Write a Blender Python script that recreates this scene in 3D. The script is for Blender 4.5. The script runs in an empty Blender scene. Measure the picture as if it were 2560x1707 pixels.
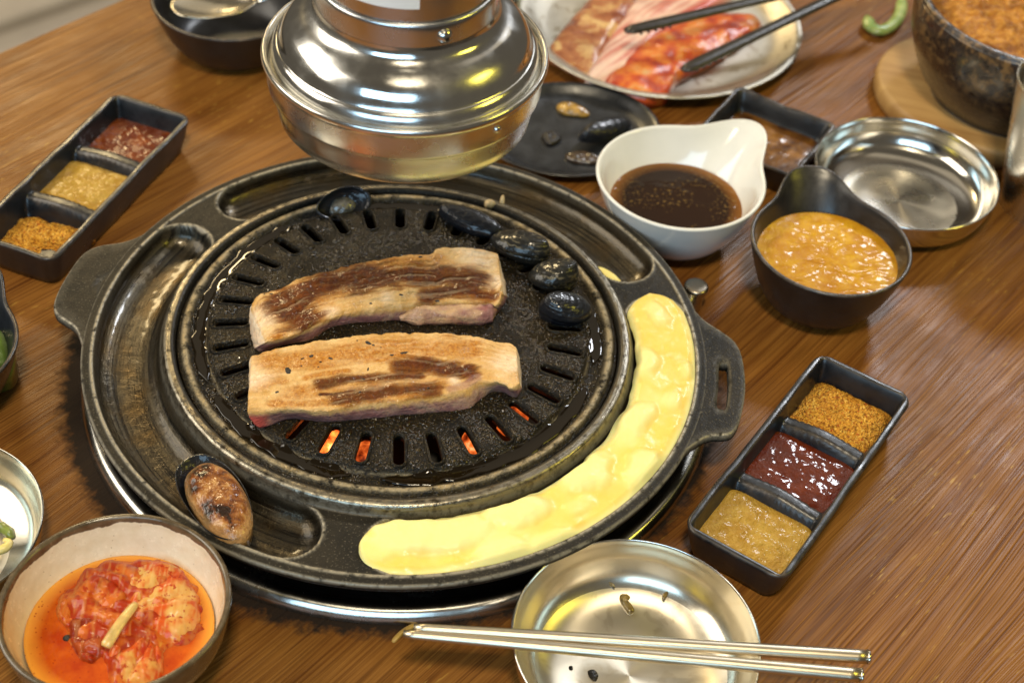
import bpy, bmesh, math, random
import numpy as np
from mathutils import Matrix, Vector

random.seed(7)
SC = bpy.context.scene
COL = SC.collection
PI = math.pi
rad = math.radians

# ------------------------------------------------------------------ camera
cam_d = bpy.data.cameras.new('camera')
cam = bpy.data.objects.new('camera', cam_d)
COL.objects.link(cam)
cam.matrix_world = Matrix(((0.997766, -0.048231, -0.046232, 0.024067),
                           (0.0, 0.691992, -0.721905, -0.649415),
                           (0.066811, 0.720292, 0.690446, 0.661089),
                           (0, 0, 0, 1)))
cam_d.lens = 54.21
cam_d.sensor_width = 36
cam_d.clip_start = 0.02
cam_d.clip_end = 50
cam_d.dof.use_dof = True
cam_d.dof.focus_distance = 0.825
cam_d.dof.aperture_fstop = 8.0
SC.camera = cam

# ------------------------------------------------------------------ world, lamps of the dining room and an added yellow lamp
wd = bpy.data.worlds.new('World')
SC.world = wd
wd.use_nodes = True
bg = wd.node_tree.nodes['Background']
bg.inputs[0].default_value = (1.0, 0.86, 0.66, 1)
bg.inputs[1].default_value = 0.10

def area(name, loc, target, power, color, sx, sy=None, shape='RECTANGLE', spread=180):
    d = bpy.data.lights.new(name, 'AREA')
    d.energy = power
    d.color = color
    d.shape = shape
    d.size = sx
    d.size_y = sy or sx
    d.spread = rad(spread)
    o = bpy.data.objects.new(name, d)
    COL.objects.link(o)
    o.location = loc
    o.rotation_euler = (Vector(target) - Vector(loc)).to_track_quat('-Z', 'Y').to_euler()
    return o

area('window_lamp', (0.95, 1.42, 1.30), (0.2, 0.0, 0.0), 18, (0.90, 0.94, 1.0), 0.26, 0.19)
area('ceiling_lamp_back', (-0.95, 2.30, 1.65), (-0.2, 0.2, 0.0), 30, (1.0, 0.76, 0.40), 0.60, 0.30)
area('ceiling_lamp_front', (0.05, -0.85, 2.0), (0.05, 0.0, 0.0), 33, (1.0, 0.85, 0.60), 0.26, 0.26)
area('side_lamp', (-1.50, 0.00, 1.15), (0.0, 0.0, 0.1), 24, (1.0, 0.92, 0.78), 1.35, 0.95)
area('front_window_lamp', (-0.45, -2.00, 1.10), (0.0, 0.0, 0.05), 25, (0.48, 0.75, 1.0), 1.7, 0.8)
area('added_yellow_lamp', (1.45, -0.25, 1.15), (0.0, 0.0, 0.2), 5, (1.0, 0.84, 0.10), 0.45, 0.35)  # unseen lamp added to put a yellow reflection on the hood's right side
area('ceiling_bounce', (0.6, 2.1, 2.5), (0.1, 0.2, 0.0), 10, (1.0, 0.86, 0.64), 3.0, 2.8)

SC.render.engine = 'CYCLES'
SC.cycles.use_denoising = True
SC.cycles.use_adaptive_sampling = False
SC.cycles.sample_clamp_direct = 5
SC.cycles.max_bounces = 8
SC.cycles.glossy_bounces = 4
SC.cycles.transmission_bounces = 6
SC.cycles.caustics_reflective = False
SC.cycles.caustics_refractive = False
SC.cycles.sample_clamp_indirect = 2
SC.view_settings.view_transform = 'Standard'
SC.view_settings.look = 'None'
SC.view_settings.gamma = 1
SC.view_settings.exposure = -0.1

# ------------------------------------------------------------------ numeric noise
def _h(ix, iy, iz, s):
    n = (ix * 374761393 + iy * 668265263 + iz * 2147483647 + s * 974634721) & 0xFFFFFFFF
    n = ((n ^ (n >> 13)) * 1274126177) & 0xFFFFFFFF
    n = n ^ (n >> 16)
    return (n & 0xFFFF) / 65535.0

def vnoise(p, scale=1.0, seed=0):
    p = np.asarray(p, float) * scale
    if p.shape[1] == 2:
        p = np.c_[p, np.zeros(len(p))]
    i = np.floor(p).astype(np.int64)
    f = p - i
    f = f * f * (3 - 2 * f)
    r = 0
    for dx in (0, 1):
        for dy in (0, 1):
            for dz in (0, 1):
                w = (f[:, 0] if dx else 1 - f[:, 0]) * (f[:, 1] if dy else 1 - f[:, 1]) * (f[:, 2] if dz else 1 - f[:, 2])
                r = r + w * _h(i[:, 0] + dx, i[:, 1] + dy, i[:, 2] + dz, seed)
    return r * 2 - 1

def fbm(p, scale, oct=4, seed=0, gain=0.5):
    a, t, r = 1.0, 0.0, 0
    for o in range(oct):
        r = r + a * vnoise(p, scale * 2.03 ** o, seed + o * 17)
        t += a
        a *= gain
    return r / t

def sstep(a, b, x):
    t = np.clip((x - a) / (b - a), 0, 1)
    return t * t * (3 - 2 * t)

# ------------------------------------------------------------------ objects
def link(name, me, mat=None, parent=None, smooth=True, loc=None, rotz=None):
    o = bpy.data.objects.new(name, me)
    COL.objects.link(o)
    if mat is not None and not me.materials:
        me.materials.append(mat)
    if smooth:
        me.polygons.foreach_set('use_smooth', [True] * len(me.polygons))
    if parent is not None:
        o.parent = parent
    if loc is not None:
        o.location = loc
    if rotz is not None:
        o.rotation_euler = (0, 0, rotz)
    return o

def mesh(name, V, F, mat=None, parent=None, smooth=True, attrs=None, uv=None, sharp=None, **k):
    me = bpy.data.meshes.new(name)
    me.from_pydata([tuple(map(float, v)) for v in V], [], [tuple(map(int, f)) for f in F])
    me.update()
    bm = bmesh.new()
    bm.from_mesh(me)
    bmesh.ops.recalc_face_normals(bm, faces=bm.faces)
    bm.to_mesh(me)
    bm.free()
    if attrs:
        for n, a in attrs.items():
            at = me.attributes.new(n, 'FLOAT', 'POINT')
            at.data.foreach_set('value', np.asarray(a, np.float32))
    if uv is not None:
        at = me.attributes.new('pol', 'FLOAT_VECTOR', 'POINT')
        at.data.foreach_set('vector', np.c_[uv, np.zeros(len(uv))].astype(np.float32).ravel())
    o = link(name, me, mat, parent, smooth, **k)
    if smooth and sharp:
        me.set_sharp_from_angle(angle=rad(sharp))
    return o

def empty(name, loc=(0, 0, 0), rotz=0):
    o = bpy.data.objects.new(name, None)
    o.empty_display_size = 0.02
    COL.objects.link(o)
    o.location = loc
    o.rotation_euler = (0, 0, rotz)
    return o

def tag(o, label, cat, group=None, kind=None):
    o['label'] = label
    o['category'] = cat
    if group:
        o['group'] = group
    if kind:
        o['kind'] = kind
    return o

def ringgrid(R, closed_u=True):
    """faces of rows of equal length; R rows, n columns"""
    n, m = R
    F = []
    for i in range(n - 1):
        for j in range(m if closed_u else m - 1):
            a = i * m + j
            b = i * m + (j + 1) % m
            F.append((a, b, b + m, a + m))
    return F

def lathe_vf(prof, n=96, cap0=False, cap1=False):
    th = np.linspace(0, 2 * PI, n, endpoint=False)
    V = []
    for r, z in prof:
        V += [(r * math.cos(t), r * math.sin(t), z) for t in th]
    F = ringgrid((len(prof), n))
    m = len(prof)
    if cap0:
        F.append(tuple(range(n)))
    if cap1:
        F.append(tuple(range((m - 1) * n, m * n)))
    return V, F

def smooth_prof(pts, k=6):
    """Catmull-Rom through profile points"""
    P = np.array(pts, float)
    P = np.vstack([2 * P[0] - P[1], P, 2 * P[-1] - P[-2]])
    out = []
    for i in range(1, len(P) - 2):
        for t in np.linspace(0, 1, k, endpoint=False):
            a, b, c_, d = P[i - 1], P[i], P[i + 1], P[i + 2]
            out.append(0.5 * ((2 * b) + (-a + c_) * t + (2 * a - 5 * b + 4 * c_ - d) * t * t + (-a + 3 * b - 3 * c_ + d) * t ** 3))
    out.append(P[-2])
    return np.array(out)

def lathe(name, prof, mat, parent=None, n=96, cap0=False, cap1=False, sharp=None, **k):
    V, F = lathe_vf(prof, n, cap0, cap1)
    return mesh(name, V, F, mat, parent, sharp=sharp, **k)

def tube(name, path, radii, mat, parent=None, n=12, flat=1.0, **k):
    P = np.array(path, float)
    m = len(P)
    radii = np.broadcast_to(np.array(radii, float), (m,))
    T = np.gradient(P, axis=0)
    T /= np.linalg.norm(T, axis=1)[:, None] + 1e-12
    V = []
    for i in range(m):
        up = np.array([0, 0, 1.0]) if abs(T[i][2]) < 0.95 else np.array([1.0, 0, 0])
        s = np.cross(T[i], up)
        s /= np.linalg.norm(s)
        w = np.cross(s, T[i])
        for j in range(n):
            a = 2 * PI * j / n
            V.append(P[i] + radii[i] * (math.cos(a) * s + flat * math.sin(a) * w))
    F = ringgrid((m, n))
    F.append(tuple(range(n)))
    F.append(tuple(range((m - 1) * n, m * n)))
    return mesh(name, V, F, mat, parent, **k)

def closed_spline(pts, n=96):
    P = np.array(pts, float)
    m = len(P)
    out = []
    k = max(2, int(math.ceil(n / m)))
    for i in range(m):
        a, b, c_, d = P[i - 1], P[i], P[(i + 1) % m], P[(i + 2) % m]
        for t in np.linspace(0, 1, k, endpoint=False):
            out.append(0.5 * ((2 * b) + (-a + c_) * t + (2 * a - 5 * b + 4 * c_ - d) * t * t + (-a + 3 * b - 3 * c_ + d) * t ** 3))
    out = np.array(out)
    s = np.r_[0, np.cumsum(np.linalg.norm(np.diff(np.vstack([out, out[:1]]), axis=0), axis=1))]
    q = np.linspace(0, s[-1], n, endpoint=False)
    oc = np.vstack([out, out[:1]])
    return np.c_[np.interp(q, s, oc[:, 0]), np.interp(q, s, oc[:, 1])]

def open_spline(pts, n):
    out = smooth_prof(pts, 10)
    s = np.r_[0, np.cumsum(np.linalg.norm(np.diff(out, axis=0), axis=1))]
    q = np.linspace(0, s[-1], n)
    return np.c_[[np.interp(q, s, out[:, i]) for i in range(out.shape[1])]].T

def lump(name, outline, zb, h, mat, parent=None, n=96, rings=22, p=2.2, amp=0.0, scale=200, seed=0, edge=0.0,
         skirt=0.002, oct=3, ridge=False, zfun=None, attrf=None):
    """a closed lumpy body grown from an outline that lies at height zb"""
    O = closed_spline(outline, n)
    if edge:
        cen = O.mean(0)
        d = O - cen
        O = cen + d * (1 + edge * fbm(O, 160, 3, seed + 5))[:, None]
    cen = O.mean(0)
    V, rho = [], []
    for i in range(rings):
        q = i / rings
        R = cen + (O - cen) * q
        V += [(x, y, 0) for x, y in R]
        rho += [q] * n
    V += [(x, y, 0) for x, y in O]
    rho += [1.0] * n
    V, rho = np.array(V), np.array(rho)
    z = zb + h * (1 - np.clip(rho, 0, 1) ** p) ** 0.6
    nz = fbm(V[:, :2], scale, oct, seed)
    if ridge:
        nz = 1 - 2 * np.abs(nz)
    z = z + amp * nz * (1 - rho ** 6)
    if zfun is not None:
        z = z + zfun(V[:, :2]) * (1 - rho ** 6)
    V[:, 2] = z
    F = ringgrid((rings + 1, n))
    V = np.vstack([V, np.c_[O, np.full(n, zb - skirt)]])
    b = (rings) * n
    for j in range(n):
        F.append((b + j, b + (j + 1) % n, b + n + (j + 1) % n, b + n + j))
    F.append(tuple(range(b + n, b + 2 * n)))
    rho = np.r_[rho, np.full(n, 1.0)]
    at = {'rho': rho}
    if attrf:
        at.update(attrf(V))
    return mesh(name, V, F, mat, parent, attrs=at)

def polydist(P, line):
    P = np.asarray(P)[:, :2]
    L = np.array(line, float)
    best = np.full(len(P), 1e9)
    for a, b in zip(L[:-1], L[1:]):
        ab = b - a
        t = np.clip(((P - a) @ ab) / (ab @ ab + 1e-12), 0, 1)
        d = np.linalg.norm(P - (a + t[:, None] * ab), axis=1)
        best = np.minimum(best, d)
    return best

# ------------------------------------------------------------------ material helper
def srgb(r, g, b):
    f = lambda c_: ((c_ / 255 + 0.055) / 1.055) ** 2.4 if c_ > 10 else c_ / 255 / 12.92
    return (f(r), f(g), f(b))

class Mat:
    def __init__(s, name):
        s.m = bpy.data.materials.new(name)
        s.m.use_nodes = True
        s.t = s.m.node_tree
        s.b = s.t.nodes['Principled BSDF']
        s.out = s.t.nodes['Material Output']

    def node(s, typ, ins=None, **props):
        n = s.t.nodes.new(typ)
        for k, v in props.items():
            setattr(n, k, v)
        for k, v in (ins or {}).items():
            s.put(n.inputs[k], v)
        return n

    def put(s, sock, v):
        if isinstance(v, bpy.types.NodeSocket):
            s.t.links.new(v, sock)
        elif isinstance(v, (tuple, list)):
            v = tuple(v)
            if sock.type == 'RGBA' and len(v) == 3:
                v = v + (1,)
            sock.default_value = v
        else:
            if sock.type == 'RGBA':
                v = (v, v, v, 1)
            elif sock.type == 'VECTOR':
                v = (v, v, v)
            sock.default_value = v

    def set(s, **k):
        names = dict(color='Base Color', rough='Roughness', metal='Metallic', normal='Normal', coat='Coat Weight',
                     coat_rough='Coat Roughness', coat_normal='Coat Normal', coat_tint='Coat Tint', sss='Subsurface Weight',
                     sss_r='Subsurface Radius', sss_s='Subsurface Scale', trans='Transmission Weight', ior='IOR',
                     spec='Specular IOR Level', aniso='Anisotropic', aniso_r='Anisotropic Rotation', tangent='Tangent',
                     emit='Emission Color', emit_s='Emission Strength', alpha='Alpha', tint='Specular Tint')
        for a, v in k.items():
            s.put(s.b.inputs[names[a]], v)
        return s

    def obj(s):
        return s.node('ShaderNodeTexCoord').outputs['Object']

    def attr(s, name, vec=False):
        return s.node('ShaderNodeAttribute', attribute_name=name).outputs['Vector' if vec else 'Fac']

    def map(s, vec, scale=(1, 1, 1), rot=(0, 0, 0), loc=(0, 0, 0)):
        if not isinstance(scale, (tuple, list)):
            scale = (scale,) * 3
        return s.node('ShaderNodeMapping', {'Vector': vec, 'Scale': scale, 'Rotation': rot, 'Location': loc}).outputs[0]

    def noise(s, vec, scale, detail=3, rough=0.5, dist=0.0):
        if scale > 20:
            detail = max(0.0, min(detail, math.log2(1500 / scale)))
        return s.node('ShaderNodeTexNoise', {'Vector': vec, 'Scale': scale, 'Detail': detail, 'Roughness': rough,
                                             'Distortion': dist}).outputs['Fac']

    def voro(s, vec, scale, feature='F1', rnd=1.0, out='Distance'):
        return s.node('ShaderNodeTexVoronoi', {'Vector': vec, 'Scale': scale, 'Randomness': rnd}, feature=feature).outputs[out]

    def ramp(s, fac, stops, interp='LINEAR'):
        n = s.node('ShaderNodeValToRGB', {'Fac': fac})
        n.color_ramp.interpolation = interp
        e = n.color_ramp.elements
        while len(e) < len(stops):
            e.new(0.5)
        for el, (p, c_) in zip(e, stops):
            el.position = p
            if not isinstance(c_, (tuple, list)):
                c_ = (c_, c_, c_)
            el.color = tuple(c_) + (1,)
        return n.outputs['Color']

    def rng(s, v, a, b, c_=0.0, d=1.0):
        return s.node('ShaderNodeMapRange', {'Value': v, 'From Min': a, 'From Max': b, 'To Min': c_, 'To Max': d}).outputs[0]

    def mix(s, fac, a, b, blend='MIX'):
        n = s.t.nodes.new('ShaderNodeMix')
        n.data_type = 'RGBA'
        n.blend_type = blend
        s.put(n.inputs[0], fac)
        s.put(n.inputs[6], a)
        s.put(n.inputs[7], b)
        return n.outputs[2]

    def math(s, op, a, b=0.0, clamp=False):
        n = s.node('ShaderNodeMath', operation=op, use_clamp=clamp)
        s.put(n.inputs[0], a)
        s.put(n.inputs[1], b)
        return n.outputs[0]

    def bump(s, h, strength=0.5, dist=0.001, normal=None):
        i = {'Height': h, 'Strength': strength, 'Distance': dist}
        if normal is not None:
            i['Normal'] = normal
        return s.node('ShaderNodeBump', i).outputs[0]

    def radius(s, vec):
        sp = s.node('ShaderNodeSeparateXYZ', {'Vector': vec})
        x2 = s.math('MULTIPLY', sp.outputs[0], sp.outputs[0])
        y2 = s.math('MULTIPLY', sp.outputs[1], sp.outputs[1])
        return s.math('SQRT', s.math('ADD', x2, y2)), sp.outputs[2], sp.outputs[0], sp.outputs[1]

# ------------------------------------------------------------------ materials
def wood_material():
    m = Mat('table_wood')
    o = m.obj()
    g = m.map(o, rot=(0, 0, rad(-49)))
    warp = m.noise(m.map(g, (1.6, 5, 1)), 1.0, 2)
    gw = m.node('ShaderNodeVectorMath', {0: g, 1: m.node('ShaderNodeCombineXYZ', {'Y': m.math('MULTIPLY', warp, 0.05)}).outputs[0]},
                operation='ADD').outputs[0]
    band = m.noise(m.map(gw, (4.5, 95, 1)), 1.0, 3, 0.55)
    streak = m.noise(m.map(gw, (8, 520, 1)), 1.0, 1.6, 0.6)
    pore = m.noise(m.map(gw, (16, 1050, 1)), 1.0, 0.6, 0.5)
    col = m.ramp(band, [(0.28, (0.112, 0.038, 0.0070)), (0.45, (0.168, 0.063, 0.0115)), (0.58, (0.208, 0.085, 0.0165)), (0.74, (0.138, 0.049, 0.009))])
    col = m.mix(m.rng(streak, 0.44, 0.66, 0, 0.5), col, (0.27, 0.118, 0.024))
    col = m.mix(m.rng(streak, 0.46, 0.30, 0, 0.42), col, (0.060, 0.019, 0.004))
    col = m.mix(m.rng(pore, 0.48, 0.34, 0, 0.38), col, (0.050, 0.016, 0.004))
    col = m.mix(m.rng(pore, 0.58, 0.70, 0, 0.45), col, (0.30, 0.135, 0.030))
    fleck = m.noise(m.map(gw, (80, 420, 1)), 1.0, 2, 0.5)
    zone = m.noise(o, 9.0, 2)
    fl = m.math('MULTIPLY', m.rng(fleck, 0.62, 0.72), m.rng(zone, 0.50, 0.64))
    col = m.mix(m.math('MULTIPLY', fl, 0.8), col, (0.42, 0.24, 0.045))
    # scorched and greasy ring where the hot tray has stood
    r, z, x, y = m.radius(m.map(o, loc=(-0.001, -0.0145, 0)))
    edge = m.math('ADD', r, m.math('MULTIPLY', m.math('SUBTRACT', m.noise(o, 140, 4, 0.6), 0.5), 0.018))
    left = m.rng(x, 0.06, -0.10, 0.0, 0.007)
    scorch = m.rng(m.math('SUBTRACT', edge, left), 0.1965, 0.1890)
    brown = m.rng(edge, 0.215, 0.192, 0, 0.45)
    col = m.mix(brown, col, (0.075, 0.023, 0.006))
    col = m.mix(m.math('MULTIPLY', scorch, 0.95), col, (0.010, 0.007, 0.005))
    hgt = m.math('ADD', m.math('MULTIPLY', streak, 0.9), m.math('MULTIPLY', pore, 0.8))
    nrm = m.bump(hgt, 0.5, 0.0009)
    smear = m.noise(o, 26, 4, 0.6)
    rough = m.rng(smear, 0.3, 0.7, 0.30, 0.46)
    m.set(color=col, rough=m.mix(scorch, rough, 0.75), normal=nrm, spec=0.17)
    return m.m

def steel(name, col=(0.70, 0.68, 0.63), rough=0.2, aniso=0.0, smear=0.08, stain=0.0, bump=0.0):
    m = Mat(name)
    o = m.obj()
    n1 = m.noise(o, 45, 4, 0.6)
    c_ = m.mix(m.rng(n1, 0.35, 0.7, 0, 0.25), col, tuple(x * 0.72 for x in col))
    r = m.rng(n1, 0.3, 0.7, rough - smear * 0.5, rough + smear)
    if stain:
        st = m.rng(m.noise(o, 90, 5, 0.65, 0.6), 0.56, 0.62)
        c_ = m.mix(m.math('MULTIPLY', st, stain), c_, (0.42, 0.30, 0.12))
        r = m.mix(m.math('MULTIPLY', st, stain), r, 0.12)
    m.set(color=c_, metal=1.0, rough=r)
    if aniso:
        tg = m.node('ShaderNodeTangent', direction_type='RADIAL', axis='Z').outputs[0]
        m.set(aniso=aniso, tangent=tg)
    h = m.noise(o, 30, 2)
    if stain:
        h = m.math('ADD', h, m.math('MULTIPLY', m.noise(o, 300, 1), 0.10))
    m.set(normal=m.bump(h, 0.25 if not bump else bump, 0.0012))
    return m.m

def glaze(name, col=(0.007, 0.008, 0.010), rough=0.31, edge=(0.085, 0.06, 0.04)):
    m = Mat(name)
    o = m.obj()
    n1 = m.noise(o, 60, 4, 0.6)
    pt = m.node('ShaderNodeNewGeometry').outputs['Pointiness']
    wear = m.math('MULTIPLY', m.rng(pt, 0.515, 0.56), m.rng(m.noise(o, 160, 3), 0.35, 0.6))
    c_ = m.mix(m.rng(n1, 0.4, 0.7), col, tuple(x * 1.8 for x in col))
    c_ = m.mix(m.math('MULTIPLY', wear, 0.7), c_, edge)
    m.set(color=c_, rough=m.rng(n1, 0.3, 0.7, rough - 0.06, rough + 0.12), spec=0.6,
          normal=m.bump(n1, 0.3, 0.0012))
    return m.m

def cast_iron():
    m = Mat('pan_cast_metal')
    pol = m.attr('pol', True)
    tr = m.attr('trough')
    wear = m.attr('wear')
    o = m.obj()
    st = m.noise(m.map(pol, (14, 520, 1)), 1.0, 4, 0.6)
    st2 = m.noise(m.map(pol, (30, 1500, 1)), 1.0, 3, 0.6)
    big = m.noise(o, 32, 4, 0.62)
    fine = m.noise(o, 900, 3, 0.65)
    flange = m.mix(m.rng(big, 0.35, 0.7), (0.012, 0.011, 0.009), (0.028, 0.023, 0.016))
    flange = m.mix(m.rng(fine, 0.62, 0.74, 0, 0.6), flange, (0.14, 0.12, 0.085))
    trc = m.mix(m.rng(st, 0.36, 0.62), (0.022, 0.019, 0.015), (0.080, 0.066, 0.043))
    trc = m.mix(m.rng(big, 0.48, 0.68, 0, 0.8), trc, (0.070, 0.043, 0.013))
    trc = m.mix(m.rng(fine, 0.6, 0.7, 0, 0.7), trc, (0.03, 0.02, 0.01))
    trc = m.mix(m.rng(st2, 0.62, 0.75, 0, 0.5), trc, (0.22, 0.18, 0.12))
    col = m.mix(tr, flange, trc)
    wn = m.math('MULTIPLY', wear, m.rng(m.noise(o, 220, 3, 0.6), 0.3, 0.52))
    col = m.mix(wn, col, (0.40, 0.36, 0.28))
    metal = m.math('MAXIMUM', m.math('MULTIPLY', tr, 0.88), m.math('MAXIMUM', m.math('MULTIPLY', wn, 0.9), 0.25))
    rough = m.mix(tr, m.rng(fine, 0.3, 0.7, 0.42, 0.62), m.rng(st, 0.3, 0.7, 0.22, 0.44))
    h = m.math('ADD', m.math('MULTIPLY', fine, 0.35), m.math('MULTIPLY', m.math('MULTIPLY', st2, tr), 0.35))
    h = m.math('ADD', h, m.math('MULTIPLY', m.noise(o, 160, 3), 0.9))
    m.set(color=col, metal=metal, rough=rough, normal=m.bump(h, 0.6, 0.0008), coat=m.math('MULTIPLY', tr, 0.30), coat_rough=0.12, spec=m.mix(tr, 0.18, 0.5))
    return m.m

def plate_iron():
    m = Mat('plate_greasy_iron')
    o = m.obj()
    wear = m.attr('wear')
    big = m.noise(o, 38, 4, 0.6)
    med = m.noise(o, 180, 4, 0.65)
    fine = m.noise(o, 1000, 3, 0.7)
    col = m.mix(m.rng(big, 0.38, 0.66), (0.005, 0.0045, 0.004), (0.014, 0.011, 0.007))
    col = m.mix(m.rng(fine, 0.56, 0.72, 0, 0.8), col, (0.060, 0.042, 0.018))
    wn = m.math('MULTIPLY', wear, m.rng(m.noise(o, 150, 4, 0.7), 0.34, 0.56))
    col = m.mix(wn, col, (0.42, 0.35, 0.23))
    wet = m.rng(m.noise(o, 46, 3, 0.6, 0.4), 0.42, 0.60)
    drops = m.voro(o, 420, 'SMOOTH_F1')
    h = m.math('ADD', m.math('MULTIPLY', fine, 0.50), m.math('MULTIPLY', med, 0.9))
    h2 = m.math('ADD', h, m.math('MULTIPLY', m.math('MULTIPLY', m.rng(drops, 0.5, 0.1), wet), 0.9))
    m.set(color=col, metal=m.math('MULTIPLY', wn, 0.85), rough=m.rng(wet, 0, 1, 0.55, 0.45), spec=0.10,
          normal=m.bump(h, 0.8, 0.0012), coat=m.rng(wet, 0, 1, 0.03, 0.42), coat_rough=0.09, coat_normal=m.bump(h2, 1.0, 0.0014),
          coat_tint=(1.0, 0.86, 0.58))
    return m.m

def meat_material(name='pork_belly', raw=(0.17, 0.068, 0.068)):
    m = Mat(name)
    o = m.obj()
    sear, gold, rawm, red, pale, fibr = [m.attr(a) for a in ('sear', 'gold', 'raw', 'red', 'pale', 'fib')]
    big = m.noise(o, 60, 4, 0.6)
    med = m.noise(o, 260, 5, 0.68)
    fine = m.noise(o, 750, 4, 0.7)
    fat = m.mix(m.rng(big, 0.35, 0.65), (0.68, 0.455, 0.205), (0.53, 0.295, 0.085))
    fat = m.mix(m.rng(med, 0.55, 0.72, 0, 0.45), fat, (0.74, 0.53, 0.29))
    fat = m.mix(m.math('MULTIPLY', pale, 0.95), fat, m.mix(m.rng(med, 0.35, 0.65), (0.74, 0.56, 0.38), (0.86, 0.72, 0.55)))
    g = m.math('MULTIPLY', gold, m.rng(med, 0.30, 0.60, 0.50, 1.0))
    c_ = m.mix(g, fat, m.mix(m.rng(fine, 0.35, 0.65), (0.30, 0.095, 0.008), (0.47, 0.195, 0.026)))
    s_ = m.math('MULTIPLY', sear, m.rng(med, 0.25, 0.45, 0.80, 1.0))
    c_ = m.mix(s_, c_, m.mix(m.rng(med, 0.35, 0.68), (0.042, 0.009, 0.0022), (0.125, 0.031, 0.0045)))
    c_ = m.mix(m.rng(fibr, 0.55, 0.90, 0, 0.30), c_, (0.30, 0.110, 0.016))
    c_ = m.mix(m.rng(fibr, 0.38, 0.08, 0, 0.22), c_, (0.80, 0.60, 0.36))
    fib = m.noise(m.map(o, (90, 90, 700)), 1.0, 3, 0.6)
    rawc = m.mix(m.rng(fib, 0.35, 0.65), raw, (0.31, 0.165, 0.145))
    rawc = m.mix(m.rng(big, 0.52, 0.66, 0, 0.7), rawc, (0.50, 0.33, 0.21))
    c_ = m.mix(rawm, c_, rawc)
    c_ = m.mix(red, c_, (0.40, 0.075, 0.06))
    h = m.math('ADD', m.math('ADD', m.math('MULTIPLY', med, 0.6), m.math('MULTIPLY', fine, 0.2)), m.math('MULTIPLY', fibr, 0.4))
    oil = m.rng(m.noise(o, 120, 3), 0.44, 0.60)
    m.set(color=c_, rough=m.rng(med, 0.3, 0.7, 0.36, 0.55), normal=m.bump(h, 0.9, 0.0020), sss=0.08, sss_r=(1.0, 0.45, 0.22), sss_s=0.002,
          coat=m.rng(oil, 0, 1, 0.04, 0.65), coat_rough=0.09, coat_normal=m.bump(h, 0.55, 0.0016), spec=0.10)
    return m.m

def cheese_material():
    m = Mat('melted_cheese_material')
    o = m.obj()
    g = m.attr('gold')
    n = m.noise(o, 70, 4, 0.6)
    f = m.noise(o, 600, 3, 0.6)
    c_ = m.mix(m.math('MULTIPLY', g, m.rng(n, 0.25, 0.6, 0.65, 1.0)), (0.79, 0.72, 0.30), (0.80, 0.57, 0.12))
    c_ = m.mix(m.rng(n, 0.60, 0.74, 0, 0.4), c_, (0.84, 0.80, 0.46))
    wet = m.math('MULTIPLY', g, m.rng(m.noise(o, 55, 2), 0.4, 0.6))
    m.set(color=c_, rough=m.rng(g, 0, 1, 0.46, 0.34), sss=0.35, sss_r=(1.0, 0.7, 0.25), sss_s=0.005,
          normal=m.bump(n, 0.22, 0.0014),
          coat=m.rng(wet, 0, 1, 0.05, 0.6), coat_rough=0.10, coat_normal=m.bump(f, 0.25, 0.0007), spec=0.2)
    return m.m

def paste(name, c1, c2, c3, rough=0.25, scale=160, coat=0.6, bump=0.8, fleck=None, sss=0.1, mott=0.5, cb=1.0):
    m = Mat(name)
    o = m.obj()
    a = m.noise(o, scale, 5, 0.62, 0.3)
    f = m.noise(o, scale * 4.5, 3, 0.65)
    b = m.noise(o, scale * 0.3, 3)
    c_ = m.mix(m.rng(a, 0.35, 0.65), c1, c2)
    c_ = m.mix(m.rng(b, 0.45, 0.62, 0, mott), c_, c3)
    if fleck:
        c_ = m.mix(m.rng(m.voro(o, scale * 2.4), 0.20, 0.13), c_, fleck)
    h = m.math('ADD', a, m.math('MULTIPLY', f, 0.35))
    m.set(color=c_, rough=rough, normal=m.bump(h, bump, 0.0016), coat=coat, coat_rough=0.06, coat_normal=m.bump(h, bump * cb, 0.0016), spec=0.08,
          sss=sss, sss_r=(1, 0.5, 0.2), sss_s=0.003)
    return m.m

def powder_material():
    m = Mat('chilli_salt_powder')
    o = m.obj()
    a = m.noise(o, 900, 3, 0.7)
    cell = m.voro(o, 1100, out='Color')
    sp = m.node('ShaderNodeSeparateColor', {'Color': cell}).outputs[0]
    c_ = m.ramp(sp, [(0.0, (0.30, 0.110, 0.012)), (0.22, (0.60, 0.26, 0.026)), (0.55, (0.74, 0.37, 0.042)), (0.86, (0.86, 0.52, 0.10)), (0.97, (0.42, 0.07, 0.012))], 'CONSTANT')
    c_ = m.mix(m.rng(m.noise(o, 90, 3), 0.45, 0.7, 0, 0.4), c_, (0.40, 0.15, 0.014))
    m.set(color=c_, rough=0.8, normal=m.bump(m.math('ADD', a, m.voro(o, 800)), 1.0, 0.0016), spec=0.2)
    return m.m

def plain(name, col, rough=0.5, metal=0.0, var=0.25, scale=80, bump=0.2, **k):
    m = Mat(name)
    o = m.obj()
    n = m.noise(o, scale, 4, 0.6)
    m.set(color=m.mix(m.rng(n, 0.3, 0.7), tuple(x * (1 - var) for x in col), tuple(min(1, x * (1 + var)) for x in col)),
          rough=rough, metal=metal, normal=m.bump(n, bump, 0.001), **k)
    return m.m

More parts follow.
